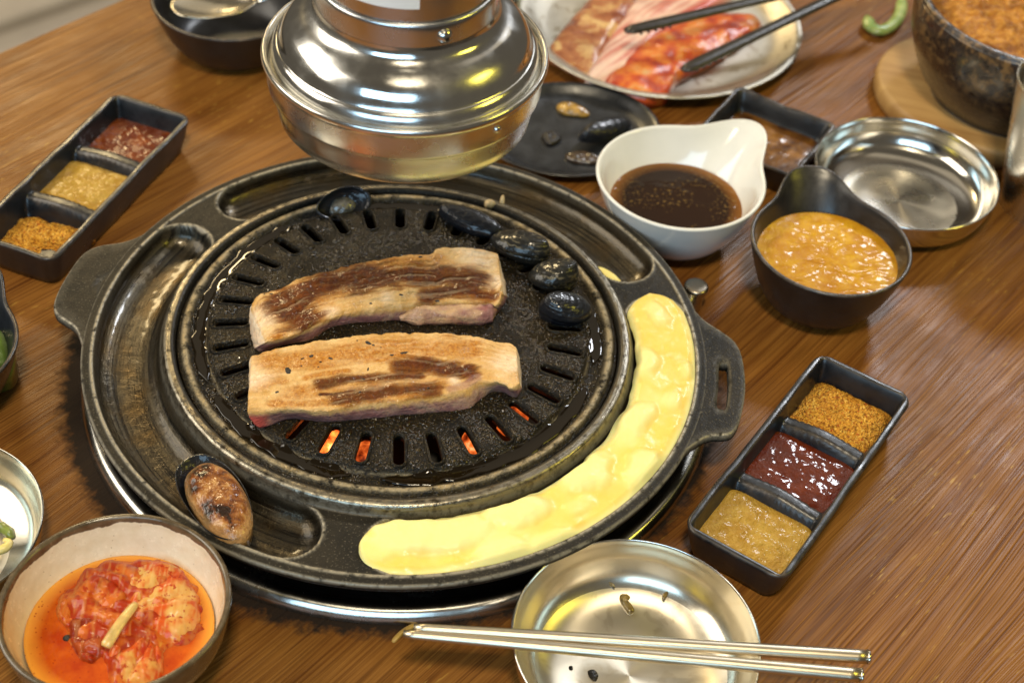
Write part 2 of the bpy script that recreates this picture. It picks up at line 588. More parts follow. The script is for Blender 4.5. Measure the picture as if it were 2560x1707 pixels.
M = {}
M['wood'] = wood_material()
M['pan'] = cast_iron()
M['plate'] = plate_iron()
M['hood'] = steel('hood_polished_steel', (0.84, 0.83, 0.79), 0.14, 0, 0.14, bump=0.40)
M['hoodband'] = steel('hood_brushed_steel', (0.68, 0.69, 0.70), 0.22, 0.4, 0.12)
M['dish'] = steel('dish_brushed_steel', (0.78, 0.75, 0.68), 0.13, 0.3, 0.03, bump=0.04)
M['dish_floor'] = steel('dish_spun_floor', (0.78, 0.75, 0.68), 0.27, 0.9, 0.03, bump=0.03)
M['dish_floor_used'] = steel('dish_spun_greasy_floor', (0.76, 0.69, 0.55), 0.33, 0.75, 0.05, stain=0.14, bump=0.08)
M['satin'] = steel('plate_satin_steel', (0.74, 0.69, 0.58), 0.36, 0, 0.06, stain=0.3, bump=0.05)
M['dish_used'] = steel('dish_greasy_steel', (0.76, 0.70, 0.57), 0.22, 0.3, 0.05, stain=0.12, bump=0.08)
M['tray'] = steel('tray_scorched_steel', (0.60, 0.58, 0.53), 0.22, 0.3, 0.10, stain=0.25)
M['rod'] = steel('chopstick_steel', (0.66, 0.58, 0.44), 0.30, 0, 0.05, bump=0.05)
M['black'] = glaze('black_glaze')
M['black2'] = glaze('black_melamine', (0.010, 0.009, 0.009), 0.34)
M['meat'] = meat_material()
M['cheese'] = cheese_material()
M['powder'] = powder_material()
M['gochu'] = paste('red_chilli_paste', (0.085, 0.010, 0.002), (0.130, 0.020, 0.003), (0.065, 0.008, 0.002), 0.4, 160, 0.9, 0.9, cb=0.10)
M['gochu_old'] = paste('thin_red_chilli_paste', (0.13, 0.022, 0.004), (0.25, 0.062, 0.009), (0.085, 0.014, 0.004), 0.4, 150, 0.8, 0.8, mott=0.7, cb=0.15)
M['ssam'] = paste('mustard_bean_paste', (0.36, 0.205, 0.026), (0.46, 0.285, 0.055), (0.30, 0.150, 0.016), 0.42, 210, 0.8, 1.0, cb=0.2)
M['orange'] = paste('orange_sauce', (0.46, 0.205, 0.006), (0.62, 0.345, 0.018), (0.40, 0.155, 0.005), 0.4, 130, 1.0, 0.8, sss=0.05, cb=0.06)
M['white'] = plain('white_porcelain', (0.74, 0.73, 0.69), 0.12, var=0.03, scale=30, bump=0.05, coat=0.5, coat_rough=0.05)
M['char'] = plain('char_crumb', (0.012, 0.009, 0.007), 0.45, var=0.5, scale=600, bump=0.8)
M['rim_brown'] = plain('brown_rim_glaze', (0.10, 0.065, 0.03), 0.28, var=0.35, scale=120, bump=0.2)

# ------------------------------------------------------------------ setting
def table():
    ux, uy = math.cos(rad(47.7)), math.sin(rad(47.7))
    nx, ny = -uy, ux                      # outward over the far-left edge
    e = Vector((-0.2779, 0.3671))
    W_, L_ = 0.95, 1.15
    pts = []
    for s_, t_ in ((-L_, 0), (L_, 0), (L_, -W_), (-L_, -W_)):
        pts.append((e.x + ux * s_ + nx * t_, e.y + uy * s_ + ny * t_))
    bm = bmesh.new()
    vs = [bm.verts.new((x, y, 0)) for x, y in pts]
    f = bm.faces.new(vs)
    if f.normal.z < 0:
        f.normal_flip()
    r_ = bmesh.ops.extrude_face_region(bm, geom=[f])
    bmesh.ops.translate(bm, verts=[v for v in r_['geom'] if isinstance(v, bmesh.types.BMVert)], vec=(0, 0, -0.035))
    bmesh.ops.recalc_face_normals(bm, faces=bm.faces)
    bmesh.ops.bevel(bm, geom=list(bm.edges), offset=0.004, segments=3, affect='EDGES')
    me = bpy.data.meshes.new('table')
    bm.to_mesh(me)
    bm.free()
    o = link('table', me, M['wood'], smooth=False)
    o['kind'] = 'structure'
    o['label'] = 'brown wood-grain restaurant table top scorched round the grill'
    return o
table()

fl = mesh('floor', [(-3, -3, -0.74), (3, -3, -0.74), (3, 3, -0.74), (-3, 3, -0.74)], [(0, 1, 2, 3)],
          plain('floor_dark', (0.05, 0.045, 0.04), 0.6, var=0.3, scale=8), smooth=False)
fl['kind'] = 'structure'
BENCH = (-0.658, 1.012, -0.74)
def bench():
    b = empty('bench_seat', BENCH, rad(42))
    m_ = plain('beige_vinyl', (0.40, 0.33, 0.25), 0.55, var=0.08, scale=14, bump=0.15)
    bm = bmesh.new()
    bmesh.ops.create_cube(bm, size=1)
    for v in bm.verts:
        v.co = Vector((v.co.x * 2.4, v.co.y * 0.62, 0.40 + v.co.z * 0.11))
    bmesh.ops.bevel(bm, geom=list(bm.edges), offset=0.035, segments=5, affect='EDGES')
    me = bpy.data.meshes.new('cushion')
    bm.to_mesh(me); bm.free()
    link('cushion', me, m_, b)
    bm = bmesh.new()
    bmesh.ops.create_cube(bm, size=1)
    for v in bm.verts:
        v.co = Vector((v.co.x * 2.3, v.co.y * 0.54, 0.172 + v.co.z * 0.34))
    bmesh.ops.bevel(bm, geom=list(bm.edges), offset=0.006, segments=2, affect='EDGES')
    me = bpy.data.meshes.new('bench_base')
    bm.to_mesh(me); bm.free()
    link('bench_base', me, plain('dark_bench_base', (0.03, 0.025, 0.02), 0.5), b, smooth=False)
    tag(b, 'pale beige bench cushion beyond the far left table edge', 'bench')
bench()

# ------------------------------------------------------------------ the grill
def trough_sdf(r, th):
    """distance below the rim: negative inside one of the three arc troughs"""
    rc, hw = 0.1548, 0.0186
    best = np.full(r.shape, 1.0)
    x, y = r * np.cos(th), r * np.sin(th)
    for a0, a1 in ((145.5, 258.0), (-93.5, 16.3), (22.5, 138.2)):
        da = np.degrees(hw / rc)
        a0_, a1_ = a0 + da, a1 - da
        mid = (a0_ + a1_) / 2
        half = (a1_ - a0_) / 2
        d = (np.degrees(th) - mid + 180) % 360 - 180
        inside = np.abs(d) <= half
        dd = np.abs(r - rc)
        for ea in (a0_, a1_):
            ex, ey = rc * math.cos(rad(ea)), rc * math.sin(rad(ea))
            dd = np.where(inside, dd, np.minimum(np.where(inside, 1, np.hypot(x - ex, y - ey)), np.where(np.abs(dd) < 1e9, 9, 9)) if False else dd)
        e0 = np.hypot(x - rc * math.cos(rad(a0_)), y - rc * math.sin(rad(a0_)))
        e1 = np.hypot(x - rc * math.cos(rad(a1_)), y - rc * math.sin(rad(a1_)))
        dd = np.where(inside, np.abs(r - rc), np.minimum(e0, e1))
        best = np.minimum(best, dd - hw)
    return best

def grill_pan():
    root = empty('grill_pan', (0, 0, 0.0))
    tag(root, 'round black cast grill pan with three ring troughs and two side handles', 'grill pan')
    nth = 720
    rs = np.r_[np.linspace(0.1276, 0.1362, 14), np.linspace(0.1368, 0.1728, 46), np.linspace(0.1731, 0.1800, 10)]
    br = [0.1270, 0.1276, 0.1284, 0.1296, 0.1320, 0.1335, 0.1345, 0.1352, 0.1362, 0.1728, 0.1738, 0.1746, 0.1756, 0.1790, 0.1800]
    bz = [0.0420, 0.0455, 0.0466, 0.0469, 0.0469, 0.0464, 0.0450, 0.0425, 0.0402, 0.0400, 0.0406, 0.0406, 0.0400, 0.0400, 0.0392]
    th = np.linspace(0, 2 * PI, nth, endpoint=False)
    RR, TT = np.meshgrid(rs, th, indexing='ij')
    r, t = RR.ravel(), TT.ravel()
    d = trough_sdf(r, t)
    w = np.clip(-d / 0.0186, 0, 1)
    depth = 0.0135 * np.sqrt(np.clip(1 - (1 - w) ** 2.6, 0, 1)) * sstep(0, 0.10, w)
    z = np.interp(r, br, bz) - depth
    z = z + 0.00012 * fbm(np.c_[r * np.cos(t), r * np.sin(t)], 300, 2, 3)
    lip = np.exp(-((d - 0.0004) / 0.0007) ** 2)
    z = z + 0.0005 * lip * (r < 0.1735) * (r > 0.137)
    wear = np.maximum(0.9 * lip * (r > 0.137), np.exp(-((r - 0.1332) / 0.0013) ** 2))
    wear = np.maximum(wear, 0.9 * np.exp(-((r - 0.1742) / 0.0008) ** 2))
    wear = np.maximum(wear, 0.8 * np.exp(-((r - 0.1800) / 0.0007) ** 2))
    wear = np.maximum(wear, 0.5 * sstep(0.1375, 0.1335, r) * (r > 0.130))
    V = np.c_[r * np.cos(t), r * np.sin(t), z]
    F = ringgrid((len(rs), nth))
    tr = np.maximum(sstep(0.0002, -0.0012, d), sstep(0.1365, 0.1345, r) * sstep(0.1285, 0.1300, r))
    # outer wall and underside
    low = [(0.1802, 0.0372), (0.1795, 0.0348), (0.1772, 0.0338), (0.1755, 0.0300), (0.1700, 0.0240), (0.1560, 0.0225), (0.1400, 0.0240), (0.1300, 0.0300), (0.1270, 0.0380)]
    n0 = len(V)
    VL = []
    for rr, zz in low:
        VL += [(rr * math.cos(a), rr * math.sin(a), zz) for a in th]
    V = np.vstack([V, np.array(VL)])
    top_last = (len(rs) - 1) * nth
    for j in range(nth):
        F.append((top_last + j, top_last + (j + 1) % nth, n0 + (j + 1) % nth, n0 + j))
    for q in ringgrid((len(low), nth)):
        F.append(tuple(i + n0 for i in q))
    last = n0 + (len(low) - 1) * nth
    for j in range(nth):
        F.append((last + j, last + (j + 1) % nth, (j + 1) % nth, j))
    k = len(VL)
    pol = np.c_[np.r_[t * 0.155, np.tile(th, len(low)) * 0.155], np.r_[r, np.hypot(V[n0:, 0], V[n0:, 1])]]
    mesh('pan_body', V, F, M['pan'], root, attrs={'wear': np.r_[wear, np.zeros(k)], 'trough': np.r_[tr, np.zeros(k)]}, uv=pol)
    # handles
    def handle(out, hole):
        O = closed_spline(out, 120)
        th_ = 0.0062
        if hole is not None:
            H = closed_spline(hole, 120)
        else:
            H = O.mean(0) + (O - O.mean(0)) * 0.02
        # each outline point is bridged to the hole point that lies in the same direction
        co = O.mean(0)
        hc0 = H.mean(0)
        aH = np.arctan2(H[:, 1] - hc0[1], H[:, 0] - hc0[0])
        k_ = np.argsort(aH)
        ah, Hs = aH[k_], H[k_]
        ah = np.r_[ah - 2 * PI, ah, ah + 2 * PI]
        Hs = np.vstack([Hs, Hs, Hs])
        aO = np.arctan2(O[:, 1] - hc0[1], O[:, 0] - hc0[0])
        H = np.c_[np.interp(aO, ah, Hs[:, 0]), np.interp(aO, ah, Hs[:, 1])]
        rows, wr = [], []
        zt = 0.0397
        cenO = co
        def inset(P, q):
            return cenO + (P - cenO) * (1 - q)
        rows.append(np.c_[H, np.full(120, zt - th_)]); wr.append(0)
        rows.append(np.c_[H, np.full(120, zt - 0.0010)]); wr.append(0.2)
        hc = H.mean(0)
        rows.append(np.c_[hc + (H - hc) * 1.10, np.full(120, zt)]); wr.append(0.15)
        for q in (0.25, 0.5, 0.75):
            A = hc + (H - hc) * 1.10
            B = inset(O, 0.05)
            rows.append(np.c_[A + (B - A) * q, np.full(120, zt)]); wr.append(0)
        rows.append(np.c_[inset(O, 0.05), np.full(120, zt)]); wr.append(0.1)
        rows.append(np.c_[inset(O, 0.012), np.full(120, zt - 0.0004)]); wr.append(0.9)
        rows.append(np.c_[O, np.full(120, zt - 0.0014)]); wr.append(0.6)
        rows.append(np.c_[O, np.full(120, zt - th_ + 0.001)]); wr.append(0)
        rows.append(np.c_[inset(O, 0.03), np.full(120, zt - th_)]); wr.append(0)
        V = np.vstack(rows)
        F = ringgrid((len(rows), 120))
        F += [(120 * (len(rows) - 1) + j, 120 * (len(rows) - 1) + (j + 1) % 120, (j + 1) % 120, j) for j in range(120)]
        wear = np.repeat(wr, 120)
        mesh('handle', V, F, M['pan'], root, attrs={'wear': wear, 'trough': np.zeros(len(V))}, uv=V[:, :2])
    def pol(a, r):
        return (r * math.cos(rad(a)), r * math.sin(rad(a)))
    handle([pol(13, .1770), pol(8.6, .1835), pol(5.2, .1925), pol(2.6, .1985), pol(-1.5, .2012), pol(-8.5, .2022), pol(-15.5, .2016), pol(-18.9, .1995),
            pol(-20.2, .1940), pol(-21.2, .1880), pol(-23.6, .1830), pol(-28, .1770), pol(-18, .1765), pol(-8, .1765), pol(3, .1765)],
           [pol(-3.0, .1896), pol(-3.4, .1921), pol(-8.5, .1925), pol(-13.4, .1925), pol(-13.9, .1900), pol(-13.4, .1873), pol(-8.5, .1866), pol(-3.4, .1870)])
    handle([pol(149, .1770), pol(154.5, .1810), pol(157.5, .1870), pol(160.5, .1985), pol(164, .2028), pol(171, .2030), pol(176, .2022), pol(178.6, .1985),
            pol(180.0, .1925), pol(182.0, .1850), pol(185.5, .1805), pol(189, .1770), pol(180, .1765), pol(170, .1765), pol(160, .1765)], None)
    return root
grill_pan()

NSLOT = 32
SLOT_R, SLOT_L, SLOT_W = 0.0967, 0.0212, 0.0059
def plate_z(r):
    return np.interp(r, [0, 0.03, 0.06, 0.085, 0.105, 0.1085, 0.1105, 0.1120, 0.1165, 0.1185, 0.1205, 0.1215, 0.1240, 0.1250, 0.1262, 0.1268],
                     [0.0512, 0.0510, 0.0503, 0.0492, 0.0478, 0.0470, 0.0442, 0.0430, 0.0428, 0.0440, 0.0458, 0.0462, 0.0460, 0.0440, 0.0436, 0.0432])

def grill_plate():
    root = empty('grill_plate')
    tag(root, 'round black perforated grill plate wet with fat in the middle of the pan', 'grill plate')
    nth = 384
    per = nth // NSLOT          # 12 columns for each slot sector
    # rings that follow the slot ends
    r0, r1 = SLOT_R - SLOT_L / 2, SLOT_R + SLOT_L / 2
    rs = list(np.linspace(0.002, 0.080, 26)) + [0.082, 0.0845] + list(np.linspace(r0, r1, 13)) + [0.1082, 0.1090, 0.1098, 0.1105, 0.1112, 0.1120, 0.1135, 0.1150, 0.1165,
          0.1175, 0.1185, 0.1195, 0.1205, 0.1215, 0.1228, 0.1240, 0.1246, 0.1252, 0.1260, 0.1268]
    rs = np.array(rs)
    th = np.arange(nth) * 2 * PI / nth
    V = []
    for r in rs:
        for j in range(nth):
            k = j % per
            sector = (j // per)
            ca = 2 * PI * (sector + 0.5) / NSLOT + OFF
            a = th[j] + OFF
            if 0.080 < r < 0.1112:
                # bend the middle columns of the sector onto the slot's straight sides
                loc = k - per / 2
                q = sstep(0.078, r0, np.array(r)) * sstep(0.1125, r1, np.array(r)) if not (r0 <= r <= r1) else 1.0
                tgt = None
                if abs(loc) <= 2:
                    hw = SLOT_W / 2
                    e = min(1.0, max(0.0, (min(r - r0, r1 - r)) / hw)) if r0 <= r <= r1 else 0.0
                    wid = hw * math.sqrt(max(0, 1 - (1 - e) ** 2)) if r0 < r < r1 else 0.0006
                    wid = max(wid, 0.0009)
                    tgt = (loc / 2.0) * wid
                    x, y = r, tgt
                    aa = ca + math.atan2(y, x)
                    a = a + (aa - a) * float(q)
            V.append((r * math.cos(a), r * math.sin(a), 0))
    V = np.array(V)
    rr = np.hypot(V[:, 0], V[:, 1])
    V[:, 2] = plate_z(rr)
    V[:, 2] += 0.00018 * fbm(V[:, :2], 260, 3, 9) * (rr < 0.109)
    F = []
    ir0 = int(np.argmin(np.abs(rs - r0)))
    ir1 = int(np.argmin(np.abs(rs - r1)))
    holes = []
    for i in range(len(rs) - 1):
        for j in range(nth):
            k = j % per
            if ir0 <= i < ir1 and per // 2 - 2 <= k < per // 2 + 2:
                continue
            a, b = i * nth + j, i * nth + (j + 1) % nth
            F.append((a, b, b + nth, a + nth))
    F.append(tuple(range(nth)))
    wear = np.maximum(0.9 * np.exp(-((rr - 0.1222) / 0.0016) ** 2), 0.35 * np.exp(-((rr - 0.1106) / 0.0006) ** 2))
    me_o = mesh('plate_body', V, F, M['plate'], root, attrs={'wear': wear})
    sol = me_o.modifiers.new('thick', 'SOLIDIFY')
    sol.thickness = 0.0045
    sol.offset = -1
    # raised lip round each slot
    path = []
    hl, hw = SLOT_L / 2 + 0.0002, SLOT_W / 2 + 0.0006
    n_ = 28
    for i in range(n_):
        a = 2 * PI * i / n_
        cx = (hl - hw) * (1 if math.cos(a) > 0 else -1)
        path.append((cx + hw * math.cos(a), hw * math.sin(a)))
    path = np.array(path)
    rows = []
    for (o_, dz) in ((-0.0007, -0.001), (-0.0005, 0.0006), (0.0002, 0.0010), (0.0009, 0.0006), (0.0013, -0.0006)):
        nrm = np.c_[np.cos(2 * PI * np.arange(n_) / n_), np.sin(2 * PI * np.arange(n_) / n_)]
        q = path + nrm * o_
        rows.append(np.c_[q, np.full(n_, dz) - (q[:, 0]) * 0.07])
    Vr = np.vstack(rows)
    Fr = ringgrid((5, n_))
    first = None
    for s_ in range(NSLOT):
        a = 2 * PI * (s_ + 0.5) / NSLOT + OFF
        if first is None:
            lipo = mesh('slot_rim', Vr, Fr, M['plate'], root, attrs={'wear': np.zeros(len(Vr))})
            first = lipo
        else:
            lipo = first.copy()
            COL.objects.link(lipo)
            lipo.parent = root
        lipo.location = (SLOT_R * math.cos(a), SLOT_R * math.sin(a), float(plate_z(SLOT_R)))
        lipo.rotation_euler = (0, 0, a)
    return root
OFF = rad(-87.2 - 0.5 * 360 / NSLOT)
grill_plate()

def burner():
    t = empty('burner_tray')
    tag(t, 'scorched round steel tray under the grill pan on the table', 'tray')
    prof = smooth_prof([(0.1480, 0.0030), (0.1600, 0.0022), (0.1680, 0.0030), (0.1750, 0.0058), (0.1800, 0.0078), (0.1845, 0.0074), (0.1872, 0.0050), (0.1884, 0.0026), (0.1888, 0.0004)], 6)
    tr = lathe('tray_rim', prof, M['tray'], t, 180)
    tr.location = (0.001, 0.0140, 0)
    lathe('fire_bowl', [(0.001, 0.0038), (0.10, 0.0038), (0.13, 0.0045), (0.145, 0.0045)], plain('soot', (0.012, 0.010, 0.009), 0.85), t, 96, cap0=True)
    lathe('glow_shield', [(0.1225, 0.0045), (0.1235, 0.0335)], bpy.data.materials['soot'], t, 96)  # unseen ring added to keep ember light from leaking out under the pan
    return t
burner()

def embers():
    def glow(name, st):
        m = Mat(name)
        o = m.obj()
        n = m.noise(o, 90, 4, 0.65)
        m.set(color=(0.02, 0.016, 0.014), rough=0.9, emit=m.ramp(n, [(0.36, (0.9, 0.07, 0.008)), (0.58, (1.0, 0.20, 0.03)), (0.70, (1.0, 0.55, 0.22))]),
              emit_s=m.rng(n, 0.36, 0.62, 0.10, st))
        return m.m
    bright, dull = glow('bright_charcoal', 4.5), glow('dull_charcoal', 1.3)
    cold = plain('grey_charcoal', (0.025, 0.022, 0.02), 0.9, var=0.5, scale=200)
    spots = [(-0.036, -0.061, 2, 'brightest orange charcoal showing through the slot under the left end of the pork'), (-0.013, -0.071, 1, 'red charcoal showing through the slots below the middle of the pork'),
             (0.049, -0.058, 1, 'small red charcoal showing through the slots front right of the pork'), (0.069, -0.039, 1, 'dull red charcoal showing through the slot nearest the cheese bend'),
             (0.022, -0.074, 0, 'black charcoal between two glowing lumps under the front slots'), (0.084, -0.018, 0, 'black charcoal under the slots at the right of the pork')]
    for i, (px, py, hot, lab) in enumerate(spots):
        bm = bmesh.new()
        bmesh.ops.create_icosphere(bm, subdivisions=3, radius=1)
        P = np.array([v.co for v in bm.verts])
        s_ = 1 + 0.35 * fbm(P, 1.3, 3, i)
        for v, k in zip(bm.verts, s_):
            v.co = Vector((v.co.x * 0.0105 * k, v.co.y * 0.0088 * k, v.co.z * 0.0085 * k))
        me = bpy.data.meshes.new('charcoal_lump')
        bm.to_mesh(me); bm.free()
        o_ = link('charcoal_lump', me, (cold, dull, bright)[hot], loc=(px, py, 0.0130), rotz=i * 1.3)
        tag(o_, lab, 'charcoal', 'charcoal under the grill plate')
embers()

# ------------------------------------------------------------------ exhaust hood
def hood():
    h = empty('exhaust_hood', (0, 0, 0.202))
    tag(h, 'polished steel extractor hood hanging over the back of the grill', 'extractor hood')
    def L(name, prof, mat, k=4, parent=h, **kw):
        p = smooth_prof(prof, k) if k > 1 else prof
        p = [(r, z - 0.202) for r, z in p]
        return lathe(name, p, mat, parent, 128, **kw)
    L('skirt', [(0.0605, 0.224), (0.0608, 0.210), (0.0614, 0.2030), (0.0622, 0.2020), (0.0634, 0.2018), (0.0639, 0.2026), (0.0648, 0.2080), (0.0656, 0.2130), (0.0662, 0.2172), (0.0664, 0.2180),
                (0.0672, 0.2186), (0.0680, 0.2188), (0.0683, 0.2194), (0.0685, 0.2206), (0.0688, 0.2260), (0.0690, 0.2300), (0.0691, 0.2338)], M['hoodband'], 1, sharp=40)
    L('brim', [(0.0690, 0.2322), (0.0702, 0.2330), (0.0709, 0.2350), (0.0703, 0.2370), (0.0690, 0.2372), (0.0680, 0.2360), (0.0676, 0.2330)], M['hood'], 4)
    L('dome', [(0.0677, 0.2325), (0.0668, 0.2340), (0.0661, 0.2368), (0.0650, 0.2396), (0.0636, 0.2414), (0.0626, 0.2419), (0.0617, 0.2436), (0.0600, 0.2478), (0.0568, 0.2522), (0.0525, 0.2556), (0.0486, 0.2578),
               (0.0462, 0.2598), (0.0448, 0.2624), (0.0443, 0.2652)], M['hood'], 6)
    L('collar', [(0.0442, 0.2630), (0.0441, 0.2700), (0.0440, 0.2752), (0.0434, 0.2768), (0.0424, 0.2772)], M['hoodband'], 3)
    L('duct_pipe', [(0.0420, 0.2740), (0.0420, 0.40), (0.0420, 0.90), (0.0420, 1.30)], M['hoodband'], 1)
    def stud(a, r, z, s_, tilt):
        st = lathe('rivet', smooth_prof([(0.0001, 0.0022), (0.0012, 0.0021), (0.0024, 0.0014), (0.0030, 0.0004), (0.0031, -0.001)], 4), M['dish'], h, 28)
        st.location = (r * math.cos(a), r * math.sin(a), z - 0.202)
        st.rotation_euler = (0, PI / 2 - tilt, a)
        st.scale = (s_,) * 3
        return st
    s1 = stud(rad(-64), 0.0440, 0.2698, 1.25, 0)
    dk = lathe('rivet_hole', smooth_prof([(0.0001, 0.0024), (0.0009, 0.0023), (0.0011, 0.0015)], 3), M['char'], s1, 16)
    stud(rad(-48), 0.0689, 0.2275, 0.7, 0)
    # paper sticker on the duct
    th = np.linspace(rad(-135), rad(-80), 24)
    V = [(0.0423 * math.cos(a), 0.0423 * math.sin(a), z - 0.202) for z in (0.2845, 0.330) for a in th]
    o = mesh('sticker', V, ringgrid((2, 24), False), plain('white_sticker', (0.75, 0.76, 0.76), 0.45, var=0.03), h)
    return h
hood()

# ------------------------------------------------------------------ hot fat
def fat_material(name, col, rough=0.04, trans=0.0):
    m = Mat(name)
    m.set(color=col, rough=rough, spec=0.6, trans=trans, ior=1.45)
    return m.m
M['oil'] = fat_material('dark_cooking_oil', (0.008, 0.005, 0.002), 0.035)
M['amber'] = fat_material('amber_fat_drop', (0.018, 0.010, 0.003), 0.05)
def beads(name, spots, mat, parent=None):
    V, F = [], []
    n = 8
    for (x, y, z, r, e, a) in spots:
        b = len(V)
        ca, sa = math.cos(a), math.sin(a)
        for q, h in ((1.0, -0.15), (0.85, 0.32), (0.45, 0.58)):
            for i in range(n):
                t = 2 * PI * i / n
                px, py = r * q * e * math.cos(t), r * q * math.sin(t)
                V.append((x + ca * px - sa * py, y + sa * px + ca * py, z + r * h))
        V.append((x, y, z + r * 0.66))
        for k in range(2):
            for i in range(n):
                F.append((b + k * n + i, b + k * n + (i + 1) % n, b + (k + 1) * n + (i + 1) % n, b + (k + 1) * n + i))
        for i in range(n):
            F.append((b + 2 * n + i, b + 2 * n + (i + 1) % n, b + 3 * n))
    return mesh(name, V, F, mat, parent)

def plate_fat():
    rnd = random.Random(11)
    spots = []
    hot = [(0.0683,0.0346),(0.0757,0.0129),(0.0658,0.0085),(-0.0094,0.0733),(0.0424,0.0754),(0.0164,0.0754),(0.0485,-0.0770),(0.0680,-0.0836),(0.0979,-0.0414),(0.0828,-0.0134),(0.0922,-0.0283),(-0.0721,-0.0526),(-0.0917,-0.0620),(-0.1041,0.0217),(0.0111,-0.0871),(-0.0219,-0.1013),(-0.0403,0.0570),(0.1114,0.0010)]
    while len(spots) < 3600:
        if rnd.random() < 0.72:
            c_ = rnd.choice(hot)
            s_ = rnd.choice((.006, .011, .016))
            x, y = c_[0] + rnd.gauss(0, s_), c_[1] + rnd.gauss(0, s_)
        else:
            a, q = rnd.uniform(0, 2 * PI), .118 * math.sqrt(rnd.random())
            x, y = q * math.cos(a), q * math.sin(a)
        r = math.hypot(x, y)
        if r > .119:
            continue
        q = ((math.atan2(y, x) - OFF) / (2 * PI / NSLOT)) % 1.0
        if abs(q - 0.5) * (2 * PI / NSLOT) * r < SLOT_W * 0.75 and abs(r - SLOT_R) < SLOT_L * 0.58:
            continue
        k = rnd.random()
        spots.append((x, y, float(plate_z(r)), rnd.uniform(.0004, .0007) if k < .7 else rnd.uniform(.0007, .0012), rnd.uniform(1, 2.2), rnd.uniform(0, 6.3)))
    o = beads('fat_droplets', spots, M['amber'])
    tag(o, 'glinting droplets of hot fat all over the grill plate', 'fat', kind='stuff')
    # pools of oil in the gutter round the plate and between the slots
    V, F = [], []
    for a0, a1 in ((-150, -100), (-92, -20), (-10, 22), (128, 205), (40, 120)):
        n = int((a1 - a0) * 3)
        b = len(V)
        th = np.radians(np.linspace(a0, a1, n))
        w = vnoise(np.c_[th * 14, th * 0], 1, 3)
        w2 = vnoise(np.c_[th * 19, th * 0 + 9], 1, 5)
        tap = np.clip(np.minimum(np.arange(n), n - 1 - np.arange(n)) / 12, 0, 1)
        for k, q in enumerate((0, .04, .14, .5, .86, .96, 1)):
            r0, r1 = .1106 + .0010 * w - .0012 * np.clip(w2, 0, 1), .1178 + .0012 * w2
            mid = (r0 + r1) / 2
            r = mid + (r0 + (r1 - r0) * q - mid) * tap
            z = .0430 + (.0009 if 0 < k < 6 else .0002) + (.0005 if k in (1, 5) else 0.0004)
            V += [(r[i] * math.cos(th[i]), r[i] * math.sin(th[i]), max(z, float(plate_z(r[i])) + (.0004 if 0 < k < 6 else -.0002))) for i in range(n)]
        for k in range(6):
            for i in range(n - 1):
                F.append((b + k * n + i, b + k * n + i + 1, b + (k + 1) * n + i + 1, b + (k + 1) * n + i))
    o = mesh('oil_film', V, F, M['oil'])
    tag(o, 'thin dark film of oil lying in the gutter round the grill plate', 'oil', kind='stuff')
plate_fat()

